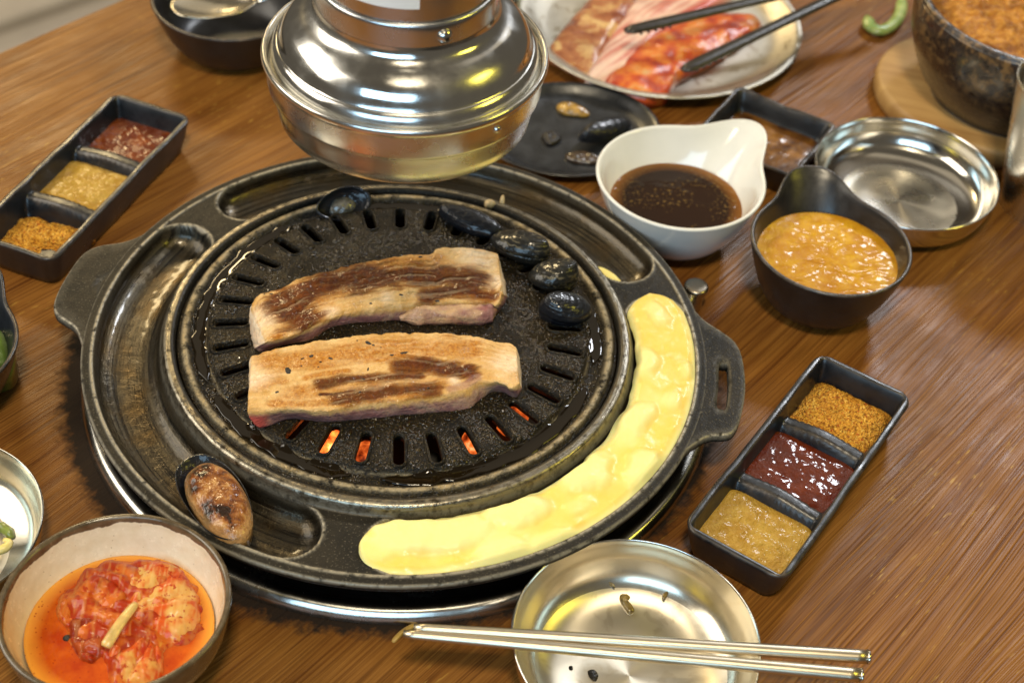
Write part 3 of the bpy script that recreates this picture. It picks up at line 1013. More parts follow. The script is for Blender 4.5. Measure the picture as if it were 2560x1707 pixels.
# ------------------------------------------------------------------ pork belly
def slice_mesh(name, upper, lower, base_lower, ztop, zbase, bands, specks, label, seed, sag=None, redpt=None, palepts=()):
    nu, nv = 240, 100
    U = open_spline(upper, nu)
    L_ = open_spline(lower, nu)
    BL = open_spline(base_lower, nu)
    U = U + 0.0011 * np.c_[fbm(U, 330, 3, seed), fbm(U, 330, 3, seed + 1)]
    L_ = L_ + 0.0009 * np.c_[fbm(L_, 330, 3, seed + 2), fbm(L_, 330, 3, seed + 3)]
    vv = np.linspace(0, 1, nv)
    vv = vv - 0.06 * np.sin(2 * PI * vv)
    V = []
    uvs = []
    for i, v in enumerate(vv):
        V.append(U * (1 - v) + L_ * v)
        uvs.append(np.c_[np.linspace(0, 1, nu), np.full(nu, v)])
    XY = np.vstack(V)
    uv = np.vstack(uvs)
    wid = np.linalg.norm(U - L_, axis=1).mean()
    length = np.linalg.norm(np.diff(U, axis=0), axis=1).sum()
    du = np.minimum(uv[:, 0], 1 - uv[:, 0]) * length
    dv = np.minimum(uv[:, 1], 1 - uv[:, 1]) * wid
    e = np.minimum(du, dv)
    z = ztop - 0.0010 * (1 - np.clip(e / 0.0020, 0, 1)) ** 2
    z += 0.0014 * fbm(XY, 70, 3, seed + 9) + 0.0006 * fbm(XY, 300, 4, seed + 11, 0.6)
    # long muscle ridges that follow the slice
    strp = np.c_[uv[:, 0] * 6, uv[:, 1] * 11]
    z += 0.0006 * fbm(strp, 1.0, 2, seed + 20)
    if sag is not None:
        z += sag(uv)
    top = np.c_[XY, z]
    # perimeter: upper edge (u 0..1), right end, lower edge reversed, left end
    idx = lambda i, j: i * nu + j
    per = [idx(0, j) for j in range(nu)] + [idx(i, nu - 1) for i in range(1, nv)] + [idx(nv - 1, j) for j in range(nu - 2, -1, -1)] + [idx(i, 0) for i in range(nv - 2, 0, -1)]
    perP = top[per]
    cen = perP[:, :2].mean(0)
    out = perP[:, :2] - cen
    base = perP[:, :2] + 0.0010 * out / np.linalg.norm(out, axis=1)[:, None]
    n1 = nu + nv - 1
    lowk = list(range(n1 - 1, n1 - 1 + nu))
    base[lowk] = BL[::-1]
    # blend right and left ends between upper base and lower base
    for rng_, a, b in ((range(nu, nu + nv - 1), nu - 1, n1 - 1 + 0), ):
        pass
    kR = list(range(nu - 1, n1))
    for q, k in enumerate(kR):
        t = q / (len(kR) - 1)
        base[k] = base[nu - 1] * (1 - t) + base[n1 - 1] * t + 0.0012 * math.sin(PI * t) * np.array([1, 0])
    kL = list(range(n1 - 1 + nu - 1, len(per))) + [0]
    b0, b1 = base[kL[0]].copy(), base[0].copy()
    for q, k in enumerate(kL):
        t = q / (len(kL) - 1)
        base[k] = b0 * (1 - t) + b1 * t - 0.0006 * math.sin(PI * t) * np.array([1, 0])
    rows = 9
    VS, side = [], []
    m = len(per)
    for s_ in range(1, rows + 1):
        t = s_ / rows
        xy = perP[:, :2] * (1 - t) + base * t
        bul = 0.0010 * math.sin(PI * t)
        oo = out / np.linalg.norm(out, axis=1)[:, None]
        xy = xy + oo * (bul + 0.0007 * fbm(np.c_[perP[:, :2] * 1.0, np.full(m, t * 0.02)], 260, 3, seed + 31)[:, None])
        zz = perP[:, 2] * (1 - t) + zbase * t
        VS.append(np.c_[xy, zz])
        side.append(np.full(m, t))
    Vall = np.vstack([top] + VS)
    F = ringgrid((nv, nu), False)
    n0 = len(top)
    def rowidx(s_, k):
        return per[k] if s_ == 0 else n0 + (s_ - 1) * m + k
    for s_ in range(rows):
        for k in range(m):
            k2 = (k + 1) % m
            F.append((rowidx(s_, k), rowidx(s_, k2), rowidx(s_ + 1, k2), rowidx(s_ + 1, k)))
    F.append(tuple(n0 + (rows - 1) * m + k for k in range(m)))
    N = len(Vall)
    at = {k: np.zeros(N) for k in ('sear', 'gold', 'raw', 'red', 'pale', 'fib')}
    fz = fbm(np.c_[uv[:, 0] * length * 45 + 0.8 * fbm(XY, 60, 2, seed + 3), uv[:, 1] * wid * 520 + 1.6 * fbm(XY, 50, 2, seed + 4)], 1.0, 3, seed + 44)
    at['fib'][:] = 0.46
    at['fib'][:n0] = np.clip(0.46 + 0.55 * fz, 0, 1)
    nz = fbm(np.c_[uv[:, 0] * length * 70, uv[:, 1] * wid * 300], 1.0, 3, seed + 40)
    nz2 = fbm(np.c_[uv[:, 0] * length * 90, uv[:, 1] * wid * 620], 1.0, 2, seed + 41)
    for kind, line, hw, st in bands:
        hw = np.array(hw) if np.ndim(hw) else hw
        d = polydist(XY, line)
        mk = sstep(1.0, 0.30, d / (hw * (1.65 if kind == 'sear' else 1.4)) + 0.34 * nz + 0.18 * nz2) * st
        at[kind][:n0] = np.maximum(at[kind][:n0], mk)
    at['gold'][:n0] = np.clip(np.maximum(at['gold'][:n0], 0.8 * sstep(0.0, 0.6, at['sear'][:n0])) + 0.35 * np.clip(fbm(XY, 120, 3, seed + 50), 0, 1), 0, 1)
    for (p, r_) in palepts:
        d = np.linalg.norm(XY - np.array(p), axis=1)
        pm = 0.75 * sstep(1.0, 0.0, d / (r_ * 1.5) + 0.35 * nz)
        at['pale'][:n0] = np.maximum(at['pale'][:n0], pm)
        at['gold'][:n0] *= 1 - 0.8 * pm
    sd = np.concatenate(side)
    at['raw'][n0:] = sstep(0.10, 0.42, sd + 0.20 * fbm(Vall[n0:], 240, 3, seed + 60))
    # the fatty ends and back stay pale
    isl = np.zeros(m, bool)
    isl[lowk] = True
    isl = np.tile(isl, rows)
    at['raw'][n0:] *= np.where(isl, 1.0, 0.25)
    at['pale'][n0:] = np.where(isl, 0, 0.9)
    if redpt is not None:
        d = np.linalg.norm(Vall[n0:, :2] - np.array(redpt[0]), axis=1)
        at['red'][n0:] = sstep(1.0, 0.35, d / redpt[1]) * sstep(0.12, 0.4, sd)
    root = empty(name, (float(XY[:, 0].mean()), float(XY[:, 1].mean()), zbase))
    off = np.array(root.location)
    mesh('meat', Vall - off, F, M['meat'], root, attrs=at)
    tag(root, label, 'pork belly', 'pork belly slices on the grill')
    # burnt specks stuck on top
    from_xy = XY
    for (p, a, b, ang) in specks:
        k = int(np.argmin(np.linalg.norm(from_xy - np.array(p), axis=1)))
        zc = top[k, 2]
        n_ = 18
        rr = 1 + 0.45 * fbm(np.c_[np.cos(np.arange(n_) * 2 * PI / n_), np.sin(np.arange(n_) * 2 * PI / n_)], 1.7, 3, int(a * 1e5) + int(p[0] * 1e4) % 97)
        o_ = [(p[0] + math.cos(ang) * a * rr[i] * math.cos(2 * PI * i / n_) - math.sin(ang) * b * rr[i] * math.sin(2 * PI * i / n_),
               p[1] + math.sin(ang) * a * rr[i] * math.cos(2 * PI * i / n_) + math.cos(ang) * b * rr[i] * math.sin(2 * PI * i / n_)) for i in range(n_)]
        sp = lump('char_speck', [(x - off[0], y - off[1]) for x, y in o_], zc - off[2] - 0.0001, 0.0005, M['char'], root, n=20, rings=3, amp=0.0002, scale=900, skirt=0.0008)
    return root

MT = 0.0615
front = slice_mesh('pork_belly_slice',
    [(-0.0795,-0.0437),(-0.0746,-0.0406),(-0.0585,-0.0338),(-0.0379,-0.0273),(-0.0170,-0.0223),(0.0043,-0.0191),(0.0258,-0.0180),(0.0439,-0.0190),(0.0547,-0.0218),(0.0633,-0.0236),(0.0673,-0.0280)],
    [(-0.0761,-0.0838),(-0.0668,-0.0844),(-0.0536,-0.0814),(-0.0401,-0.0818),(-0.0300,-0.0801),(-0.0134,-0.0754),(0.0069,-0.0712),(0.0274,-0.0660),(0.0383,-0.0621),(0.0466,-0.0550),(0.0585,-0.0549),(0.0641,-0.0583),(0.0686,-0.0550)],
    [(-0.0705,-0.0860),(-0.0654,-0.0838),(-0.0544,-0.0781),(-0.0378,-0.0791),(-0.0201,-0.0769),(0.0072,-0.0716),(0.0279,-0.0681),(0.0404,-0.0652),(0.0473,-0.0580),(0.0528,-0.0517),(0.0599,-0.0508),(0.0663,-0.0543),(0.0695,-0.0521)],
    MT, 0.0488,
    [('gold', [(-0.0674,-0.0483),(-0.0435,-0.0437),(-0.0160,-0.0368),(0.0120,-0.0318),(0.0405,-0.0298)], 0.0090, 0.9),
     ('gold', [(-0.0194,-0.0390),(-0.0074,-0.0382)], 0.0026, 1.0),
     ('gold', [(-0.0704,-0.0652),(-0.0606,-0.0607)], 0.0040, 0.8),
     ('gold', [(-0.0478,-0.0579),(-0.0357,-0.0541),(-0.0261,-0.0525)], 0.0022, 1.0),
     ('sear', [(0.0015,-0.0476),(0.0126,-0.0454),(0.0267,-0.0460),(0.0394,-0.0476)], 0.0052, 1.0),
     ('sear', [(-0.0390,-0.0631),(-0.0283,-0.0595),(-0.0146,-0.0571),(-0.0008,-0.0557),(0.0130,-0.0528)], 0.0036, 0.95),
     ('sear', [(-0.0287,-0.0721),(-0.0139,-0.0682),(-0.0003,-0.0654),(0.0134,-0.0631),(0.0217,-0.0620)], 0.0046, 0.95),
     ('gold', [(-0.0580,-0.0721),(-0.0347,-0.0657),(-0.0142,-0.0634),(0.0063,-0.0601),(0.0271,-0.0568)], 0.0050, 0.7),
     ('gold', [(-0.0640,-0.0791),(-0.0405,-0.0766),(-0.0136,-0.0720),(0.0204,-0.0660)], 0.0030, 0.85),
     ('sear', [(-0.0391,-0.0702),(-0.0303,-0.0689),(-0.0209,-0.0660)], 0.0008, 1.0),
     ('raw', [(0.0307,-0.0624),(0.0396,-0.0579),(0.0451,-0.0527)], 0.0028, 0.6),
     ],
    [([(-0.0583,-0.0532)][0], .0024, .0017, 1.9), ([(-0.0469,-0.0414)][0], .0018, .0012, .8), ([(-0.0513,-0.0440)][0], .0013, .0006, .9),
     ([(-0.0359,-0.0432)][0], .0015, .0009, -.4), ([(-0.0411,-0.0461)][0], .0008, .0005, 0.), ([(-0.0161,-0.0299)][0], .0021, .0010, -.5),
     ([(-0.0131,-0.0320)][0], .0011, .0007, -.6), ([(0.0045,-0.0364)][0], .0027, .0009, .3), ([(-0.0025,-0.0384)][0], .0015, .0007, 0.),
     ([(-0.0148,-0.0497)][0], .0015, .0005, 1.5), ([(-0.0167,-0.0573)][0], .0012, .0007, 0.), ([(-0.0623,-0.0702)][0], .0013, .0009, .4),
     ([(-0.0513,-0.0497)][0], .0006, .0005, 0.), ([(-0.0421,-0.0501)][0], .0006, .0004, 0.), ([(0.0185,-0.0618)][0], .0009, .0005, .3),
     ([(-0.0180,-0.0675)][0], .0009, .0006, .3), ([(0.0309,-0.0184)][0], .0014, .0007, 0.), ([(-0.0222,-0.0288)][0], .0006, .0004, 0.), ([(-0.0088,-0.0332)][0], .0007, .0004, 0.)],
    'paler pork belly slice with black specks lying nearest the camera on the grill', 3,
    redpt=([(-0.0732,-0.0847)][0], 0.010),
    palepts=[([(-0.0757,-0.0607)][0], 0.011), ([(0.0641,-0.0384)][0], 0.012), ([(0.0326,-0.0550)][0], 0.0035)])

back = slice_mesh('pork_belly_slice',
    [(-0.0840,-0.0062),(-0.0824,0.0047),(-0.0760,0.0090),(-0.0685,0.0131),(-0.0625,0.0196),(-0.0528,0.0254),(-0.0357,0.0335),(-0.0212,0.0404),(-0.0027,0.0462),(0.0146,0.0490),(0.0193,0.0540),(0.0311,0.0561),(0.0464,0.0552),(0.0533,0.0543),(0.0568,0.0478)],
    [(-0.0717,-0.0325),(-0.0640,-0.0289),(-0.0559,-0.0247),(-0.0474,-0.0165),(-0.0353,-0.0080),(-0.0254,-0.0041),(-0.0112,0.0001),(0.0018,0.0030),(0.0119,0.0051),(0.0250,0.0071),(0.0397,0.0082),(0.0515,0.0080),(0.0552,0.0061),(0.0588,0.0162)],
    [(-0.0805,-0.0253),(-0.0759,-0.0281),(-0.0651,-0.0222),(-0.0491,-0.0169),(-0.0399,-0.0069),(-0.0271,-0.0021),(-0.0111,0.0001),(0.0020,0.0027),(0.0122,0.0056),(0.0255,0.0071),(0.0403,0.0087),(0.0522,0.0106),(0.0574,0.0154),(0.0619,0.0269)],
    MT + 0.0005, 0.0488,
    [('sear', [(-0.0599,-0.0066),(-0.0586,0.0021),(-0.0516,0.0124),(-0.0350,0.0248),(-0.0204,0.0290),(-0.0018,0.0295),(0.0168,0.0298),(0.0318,0.0298),(0.0438,0.0276)], 0.0080, 1.0),
     ('sear', [(-0.0643,0.0017),(-0.0599,-0.0066),(-0.0558,-0.0116)], 0.0115, 1.0),
     ('sear', [(-0.0272,0.0198),(-0.0090,0.0245)], 0.0085, 1.0),
     ('sear', [(0.0160,0.0119),(0.0262,0.0160),(0.0395,0.0170),(0.0507,0.0134)], 0.0058, 1.0),
     ('gold', [(-0.0600,-0.0193),(-0.0527,-0.0061),(-0.0410,0.0088),(-0.0197,0.0181),(0.0015,0.0378),(0.0163,0.0435)], 0.0090, 0.75),
     ('gold', [(-0.0494,0.0203),(-0.0282,0.0332),(-0.0061,0.0395),(0.0164,0.0412),(0.0391,0.0372)], 0.0060, 0.8),
     ('gold', [(-0.0675,-0.0291),(-0.0563,-0.0211)], 0.0030, 0.8),
     ('raw', [(-0.0308,-0.0098),(-0.0217,-0.0065)], 0.0026, 0.8),
     ],
    [([(0.0096,0.0447)][0], .0013, .0007, .5), ([(-0.0739,0.0062)][0], .0012, .0006, 0.), ([(-0.0778,0.0057)][0], .0006, .0004, 0.),
     ([(0.0213,0.0082)][0], .0014, .0009, 0.), ([(-0.0001,0.0102)][0], .0012, .0007, 0.), ([(-0.0169,0.0032)][0], .0008, .0007, 0.), ([(-0.0320,0.0338)][0], .0006, .0004, 0.)],
    'darkly seared pork belly slice with a rolled flap lying behind the paler slice', 13,
    palepts=[([(-0.0763,-0.0141)][0], 0.011), ([(0.0427,0.0467)][0], 0.014), ([(0.0543,0.0270)][0], 0.010), ([(-0.0398,-0.0052)][0], 0.005), ([(-0.0081,0.0091)][0], 0.005)])
def flap(root):
    off = np.array(root.location)
    path = open_spline([(a, b, 0.0548) for a, b in [(-0.0001,-0.0012),(0.0056,0.0008),(0.0180,0.0034),(0.0327,0.0050),(0.0438,0.0063),(0.0519,0.0085),(0.0556,0.0088)]], 60)
    rr = np.interp(np.linspace(0, 1, 60), [0, .08, .2, .5, .8, .95, 1], [.0018, .0036, .0058, .0066, .0070, .0064, .0026])
    P = path - off
    o = tube('rolled_flap', P, rr, M['meat'], root, n=40, flat=0.95)
    me = o.data
    V = np.array([v.co for v in me.vertices])
    d = fbm(V, 170, 4, 77)
    T = np.array([v.normal for v in me.vertices])
    V2 = V + T * (0.0016 * d)[:, None]
    me.vertices.foreach_set('co', V2.astype(np.float32).ravel())
    n = len(V)
    u = V[:, 0]
    raw = np.clip(0.65 + 0.9 * fbm(V * np.array([0.5, 1.6, 1.6]), 160, 3, 5), 0, 1)
    for k, a in dict(sear=np.clip(fbm(V * np.array([.5, 1.5, 1.5]), 190, 3, 9) * 2.2 - 0.15, 0, 1), gold=np.zeros(n), raw=raw, red=np.clip(fbm(V, 130, 2, 15) * 0.8 - 0.25, 0, 0.4), pale=np.full(n, 0.25), fib=np.clip(0.5 + 0.6 * fbm(V * np.array([.4, 2.2, 2.2]), 200, 3, 31), 0, 1)).items():
        at = me.attributes.new(k, 'FLOAT', 'POINT')
        at.data.foreach_set('value', a.astype(np.float32))
    me.update()
flap(back)

# ------------------------------------------------------------------ melted cheese in the front-right trough
def cheese():
    a0, a1 = -94.6, 17.6
    rc = 0.1552
    nt, nr = 420, 60
    bumps = [(x, y, r_, h_) for (x, y), r_, h_ in zip(
        [(0.0142,-0.1478),(0.0345,-0.1467),(0.0687,-0.1292),(0.0604,-0.1582),(0.1046,-0.1008),(0.1370,-0.0950),(0.1341,-0.0605),(0.1010,-0.1237),(0.1258,-0.1393),(0.0863,-0.1486),(-0.0035,-0.1581)]
        + [(0.1527,0.0275),(0.1428,-0.0137),(0.1664,-0.0184),(0.1366,-0.0579),(0.1566,-0.0423),(0.1376,-0.0964)],
        [.0165, .0150, .0135, .0130, .0130, .0110, .0105, .007, .012, .010, .010, .0085, .0115, .0055, .010, .007, .0125],
        [.0042, .0036, .0040, .0028, .0034, .0030, .0026, .0012, .0018, .0018, .0016, .0020, .0024, .0014, .0022, .0012, .0028])]
    th = np.radians(np.linspace(a0, a1, nt))
    s_ = np.linspace(-1, 1, nr)
    TT, SS = np.meshgrid(th, s_, indexing='ij')
    t, s = TT.ravel(), SS.ravel()
    deg = np.degrees(t)
    da = 6.6
    cap = np.minimum(1, np.minimum(deg - a0, a1 - deg) / da)
    hwf = np.sqrt(np.clip(1 - (1 - np.clip(cap, 0, 1)) ** 2, 0.0004, 1))
    wob = vnoise(np.c_[t * 9, t * 0], 1.0, 4) * 0.5 + vnoise(np.c_[t * 22, t * 0], 1.0, 8) * 0.35
    inner = 0.1368 + 0.0022 * np.clip(0.4 + wob, 0, 1.2)
    outer = 0.1737 - 0.0004 * np.clip(vnoise(np.c_[t * 14, t * 0 + 3], 1.0, 6), 0, 1)
    rc_ = (inner + outer) / 2
    hw = (outer - inner) / 2 * hwf
    r = rc_ + s * hw
    x, y = r * np.cos(t), r * np.sin(t)
    e = np.clip(1 - np.abs(s), 0, 1) * hwf
    z = 0.0384 + 0.0030 * np.clip(e / 0.30, 0, 1) ** 0.55
    P = np.c_[x, y]
    bt = np.zeros(len(x))
    for bx, by, br, bh in bumps:
        ra = math.atan2(by, bx)
        dx, dy = x - bx, y - by
        d = np.hypot(dx * math.cos(ra) + dy * math.sin(ra), 0.62 * (-dx * math.sin(ra) + dy * math.cos(ra))) / (br * 0.85)
        d = d * (1 + 0.30 * fbm(P, 95, 2, 3))
        f = bh * np.exp(-(d * 1.12) ** 5)
        bt = np.log(np.exp(bt * 1400) + np.exp(f * 1400) - 1) / 1400
    z += bt * 1.0 * np.clip(e / 0.16, 0, 1)
    z += (0.0012 * fbm(P, 75, 3, 21) + 0.00008 * fbm(P, 420, 2, 22)) * np.clip(e / 0.1, 0, 1)
    gold = np.clip(1.0 - bt / 0.0026, 0, 1) * sstep(0.05, 0.26, e) * sstep(-0.5, 0.2, fbm(P, 45, 2, 33) + 0.25)
    V = np.c_[x, y, z]
    F = ringgrid((nt, nr), False)
    o = mesh('melted_cheese', V, F, M['cheese'], attrs={'gold': gold})
    tag(o, 'long bubbling strip of yellow melted cheese filling the front right trough', 'cheese')
    me = o.data
    o2 = lump('cheese_scrap', [(0.1164,0.0791),(0.1226,0.0787),(0.1318,0.0704),(0.1366,0.0602),(0.1272,0.0587),(0.1208,0.0663)], 0.0300, 0.0065, M['cheese'], n=48, rings=10, amp=.0006, scale=200)
    me = o2.data
    at = me.attributes.new('gold', 'FLOAT', 'POINT')
    at.data.foreach_set('value', np.full(len(me.vertices), 0.3, np.float32))
    tag(o2, 'small yellow cheese lump alone in the back trough by the white bowl', 'cheese')
cheese()

# ------------------------------------------------------------------ shells
def shell_mat(name, c1, c2, band=900, coat=0.9):
    m = Mat(name)
    o = m.obj()
    w = m.attr('ring')
    n = m.noise(o, 300, 4, 0.65)
    wn = m.math('ADD', m.math('MULTIPLY', w, 14.0), m.math('MULTIPLY', n, 2.2))
    st = m.node('ShaderNodeMath', operation='SINE', ins=None)
    m.put(st.inputs[0], m.math('MULTIPLY', wn, 3.0))
    c_ = m.mix(m.math('MULTIPLY', m.rng(st.outputs[0], 0.4, 1.0, 0, 0.8), m.rng(m.noise(o, 120, 3), 0.45, 0.62)), c1, c2)
    h = m.math('ADD', m.math('MULTIPLY', st.outputs[0], 0.10), n)
    m.set(color=c_, rough=0.4, coat=coat * 0.7, coat_rough=0.07, normal=m.bump(h, 0.5, 0.0012), coat_normal=m.bump(h, 0.42, 0.0012), spec=0.2)
    return m.m
M['shell'] = shell_mat('charred_clam_shell', (0.010, 0.010, 0.009), (0.150, 0.125, 0.075))
M['mussel'] = shell_mat('black_mussel_shell', (0.007, 0.008, 0.011), (0.018, 0.022, 0.030))
M['nacre'] = plain('mussel_nacre', (0.16, 0.14, 0.11), 0.25, var=0.6, scale=260, bump=0.9, coat=0.9, coat_rough=0.06)

def valve(name, parent, L, W, H, mat, flip=1, point=0.55, nu=40, nv=20):
    """one convex shell valve: hinge at -x, growth rings round the hinge"""
    V, ring = [], []
    for i in range(nv + 1):
        q = i / nv
        for j in range(nu):
            a = 2 * PI * j / nu
            ex = math.cos(a)
            sx = ex * L / 2
            wy = (W / 2) * math.sin(a) * (1 - point * 0.45 * (1 - ex) / 2 * (1 - ex) / 2)
            x = -L / 2 * 0.72 * (1 - q) + (sx) * q
            y = wy * q
            zz = H * (1 - q ** 2.2) ** 0.62
            V.append((x, y, zz * flip))
            ring.append(q)
    o = mesh(name, V, ringgrid((nv + 1, nu)), mat, parent, attrs={'ring': ring})
    return o

def rough_up(o, amp, scale, seed, oct=4):
    me = o.data
    V = np.array([v.co for v in me.vertices])
    N = np.array([v.normal for v in me.vertices])
    V = V + N * (amp * fbm(V, scale, oct, seed))[:, None]
    me.vertices.foreach_set('co', V.astype(np.float32).ravel())
    me.update()

def clam(xy, L, W, H, ang, z, tilt, label, mat, seed):
    r = empty('charred_shell', (xy[0], xy[1], z), ang)
    r.rotation_euler = (tilt[0], tilt[1], ang)
    a = valve('upper_valve', r, L, W, H, M[mat])
    b = valve('lower_valve', r, L * 0.985, W * 0.97, H * 0.8, M[mat], -1)
    for o in (a, b):
        rough_up(o, 0.0004, 120, seed, 2)
        s = o.modifiers.new('t', 'SOLIDIFY'); s.thickness = 0.0006
    tag(r, label, 'shell', 'charred shells round the plate edge')
    return r
mC = [(0.0524,0.0742),(0.0863,0.0589)]
def between(p):
    (ax, ay), (bx, by) = p
    return ((ax + bx) / 2, (ay + by) / 2), math.hypot(bx - ax, by - ay), math.atan2(by - ay, bx - ax)
c_, l_, a_ = between(mC)
clam(c_, l_ * 1.05, .0265, .0105, a_ + PI, 0.0560, (0.25, 0), 'charred oval clam shell between the long mussel and the banded clam', 'shell', 1)
c_, l_, a_ = between([(0.0743,0.0389),(0.1048,0.0420)])
clam(c_, l_ * 1.0, .0260, .0110, a_ + PI, 0.0560, (0.2, 0), 'charred clam shell with pale bands between the oval clam and the smooth mussel', 'shell', 2)
c_, l_, a_ = between([(0.0804,0.0118),(0.1116,0.0156)])
clam(c_, l_ * 1.03, .0235, .0108, a_, 0.0550, (0.15, 0.1), 'smooth black mussel nearest the cheese on the plate edge', 'mussel', 3)
c_, l_, a_ = between([(0.0209,0.1012),(0.0571,0.0842)])
clam(c_, l_ * 1.12, .0185, .0082, a_, 0.0520, (0.3, 0.0), 'long charred mussel lying at the back rim of the plate', 'mussel', 4)
def open_mussel():
    (cx, cy), l_, a_ = between([(-0.0545,0.0978),(-0.0257,0.1110)])
    r = empty('open_mussel_shell', (cx, cy, 0.0515), a_)
    r.rotation_euler = (rad(42), 0, a_)
    o = valve('half_shell', r, l_ * 1.15, .0230, .0070, M['mussel'], -1)
    s = o.modifiers.new('t', 'SOLIDIFY'); s.thickness = 0.0011
    lump('mussel_flesh', [(-.009, -.003), (-.004, -.006), (.004, -.006), (.009, -.001), (.004, .005), (-.005, .004)], -0.0048, 0.0028, M['nacre'], r, n=48, rings=10, amp=.0012, scale=320, seed=4)
    tag(r, 'open half mussel shell standing tilted at the back left of the plate', 'shell', 'charred shells round the plate edge')
open_mussel()

def morsel():
    out = [(-0.1052,-0.1150),(-0.0969,-0.1063),(-0.0849,-0.1108),(-0.0742,-0.1237),(-0.0678,-0.1395),(-0.0683,-0.1538),(-0.0765,-0.1578),(-0.0883,-0.1512),(-0.0992,-0.1369),(-0.1045,-0.1254)]
    cx, cy = np.mean(out, axis=0)
    r = empty('cooked_shellfish', (cx, cy, 0.030))
    rel = [(x - cx, y - cy) for x, y in out]
    m = Mat('browned_shellfish')
    o = m.obj()
    n = m.noise(o, 170, 6, 0.7, 0.4)
    f = m.noise(o, 600, 3, 0.65)
    rho = m.attr('rho')
    sc_ = m.math('ADD', n, m.rng(m.noise(o, 45, 2), 0.40, 0.60, -0.16, 0.10))
    c1 = m.ramp(sc_, [(0.30, (0.018, 0.006, 0.002)), (0.40, (0.13, 0.034, 0.005)), (0.54, (0.27, 0.095, 0.018)), (0.70, (0.45, 0.23, 0.075))])
    c1 = m.mix(m.rng(rho, 0.78, 0.98, 0, 0.7), c1, (0.46, 0.26, 0.10))
    h = m.math('ADD', n, m.math('MULTIPLY', f, 0.3))
    m.set(color=c1, rough=0.36, normal=m.bump(h, 0.9, 0.0020), coat=0.9, coat_rough=0.05, coat_normal=m.bump(n, 0.6, 0.0018), spec=.15, sss=0.08, sss_r=(1, .5, .2), sss_s=.003)
    lump('flesh', rel, 0.0110, 0.0085, m.m, r, n=96, rings=26, p=3.4, amp=.0012, scale=150, seed=4, skirt=0.007)
    sh = [(x * 1.10 - 0.0030, y * 1.08 + 0.0030) for x, y in rel]
    S = closed_spline(sh, 80)
    rows = []
    cen = S.mean(0)
    for q, z in ((0.35, 0.0012), (0.7, 0.0025), (0.9, 0.0060), (1.0, 0.0120), (1.02, 0.0132), (0.99, 0.0128), (0.90, 0.0070), (0.7, 0.0038)):
        rows.append(np.c_[cen + (S - cen) * q, np.full(80, z)])
    mesh('shell', np.vstack(rows), ringgrid((8, 80)), M['mussel'], r, attrs={'ring': np.repeat(np.linspace(0, 1, 8), 80)})
    tag(r, 'browned oval shellfish in its dark shell lying in the left trough', 'shellfish')
morsel()

def crumbs():
    rnd = random.Random(5)
    V, F = [], []
    base = [(1, 0, -.4), (-.5, .87, -.4), (-.5, -.87, -.4), (.2, .1, .8), (.6, .7, .3), (-.9, .1, .3)]
    tri = [(0, 4, 3), (4, 1, 3), (1, 5, 3), (5, 2, 3), (2, 0, 3), (0, 1, 4), (1, 2, 5), (0, 2, 1)]
    for i in range(420):
        a = rnd.uniform(0, 2 * PI)
        r = rnd.choice((rnd.uniform(.02, .11), rnd.uniform(.085, .118), rnd.uniform(.108, .119)))
        s = rnd.uniform(.0003, .0010)
        x, y = r * math.cos(a), r * math.sin(a)
        q = ((a - OFF) / (2 * PI / NSLOT)) % 1.0
        if abs(q - 0.5) * (2 * PI / NSLOT) * r < SLOT_W * 0.75 and abs(r - SLOT_R) < SLOT_L * 0.58:
            continue
        z = float(plate_z(r)) + s * 0.3
        b = len(V)
        ro = rnd.uniform(0, 6)
        for p in base:
            V.append((x + s * (p[0] * math.cos(ro) - p[1] * math.sin(ro)) * rnd.uniform(.7, 1.3), y + s * (p[0] * math.sin(ro) + p[1] * math.cos(ro)), z + s * p[2] * .7))
        F += [tuple(b + k for k in t) for t in tri]
    o = mesh('char_crumbs', V, F, plain('burnt_crumbs', (0.05, 0.028, 0.012), 0.35, var=0.8, scale=120, coat=0.8, coat_rough=.1), smooth=False)
    tag(o, 'tiny burnt crumbs scattered over the greasy grill plate', 'crumbs', kind='stuff')
crumbs()
def scrap(name, outline, zb, h, mat, label, cat, **k):
    o = lump(name, outline, zb, h, mat, n=40, rings=8, **k)
    tag(o, label, cat)
    return o
M['beige'] = plain('beige_scrap', (0.55, 0.40, 0.20), 0.5, scale=300)
scrap('food_scrap', [(0.0477,0.1197),(0.0510,0.1218),(0.0546,0.1199),(0.0541,0.1167),(0.0491,0.1159)], .0465, .0025, M['beige'], 'tiny beige scrap lying flat on the ring at the back', 'scrap', amp=.0006, scale=500)
scrap('food_scrap', [(0.0574,0.1205),(0.0585,0.1260),(0.0604,0.1252),(0.0602,0.1194)], .0465, .0035, M['beige'], 'tiny beige scrap standing up on the ring at the back', 'scrap', amp=.0006, scale=500)
scrap('table_scrap', [(0.0065,-0.1837),(0.0117,-0.1769),(0.0183,-0.1728),(0.0195,-0.1749),(0.0130,-0.1796),(0.0083,-0.1852)], .0006, .0014, plain('dry_scrap', (0.36, 0.22, 0.05), .5), 'yellowish strip of food scrap on the table by the chopstick tips', 'scrap', amp=.0004, scale=400)

def oil_puddles():
    m = Mat('hot_cooking_fat')
    o = m.obj()
    n = m.noise(o, 700, 3, 0.6)
    m.set(color=(0.9, 0.62, 0.22), trans=1.0, rough=0.04, ior=1.46, normal=m.bump(n, 0.15, 0.0005))
    return m.m

# ------------------------------------------------------------------ bowls with a pouring lip
def wall(t, rf, R, H, z0=0.003):
    return rf + (R - rf) * t ** 0.58, z0 + (H - z0) * t ** 1.25

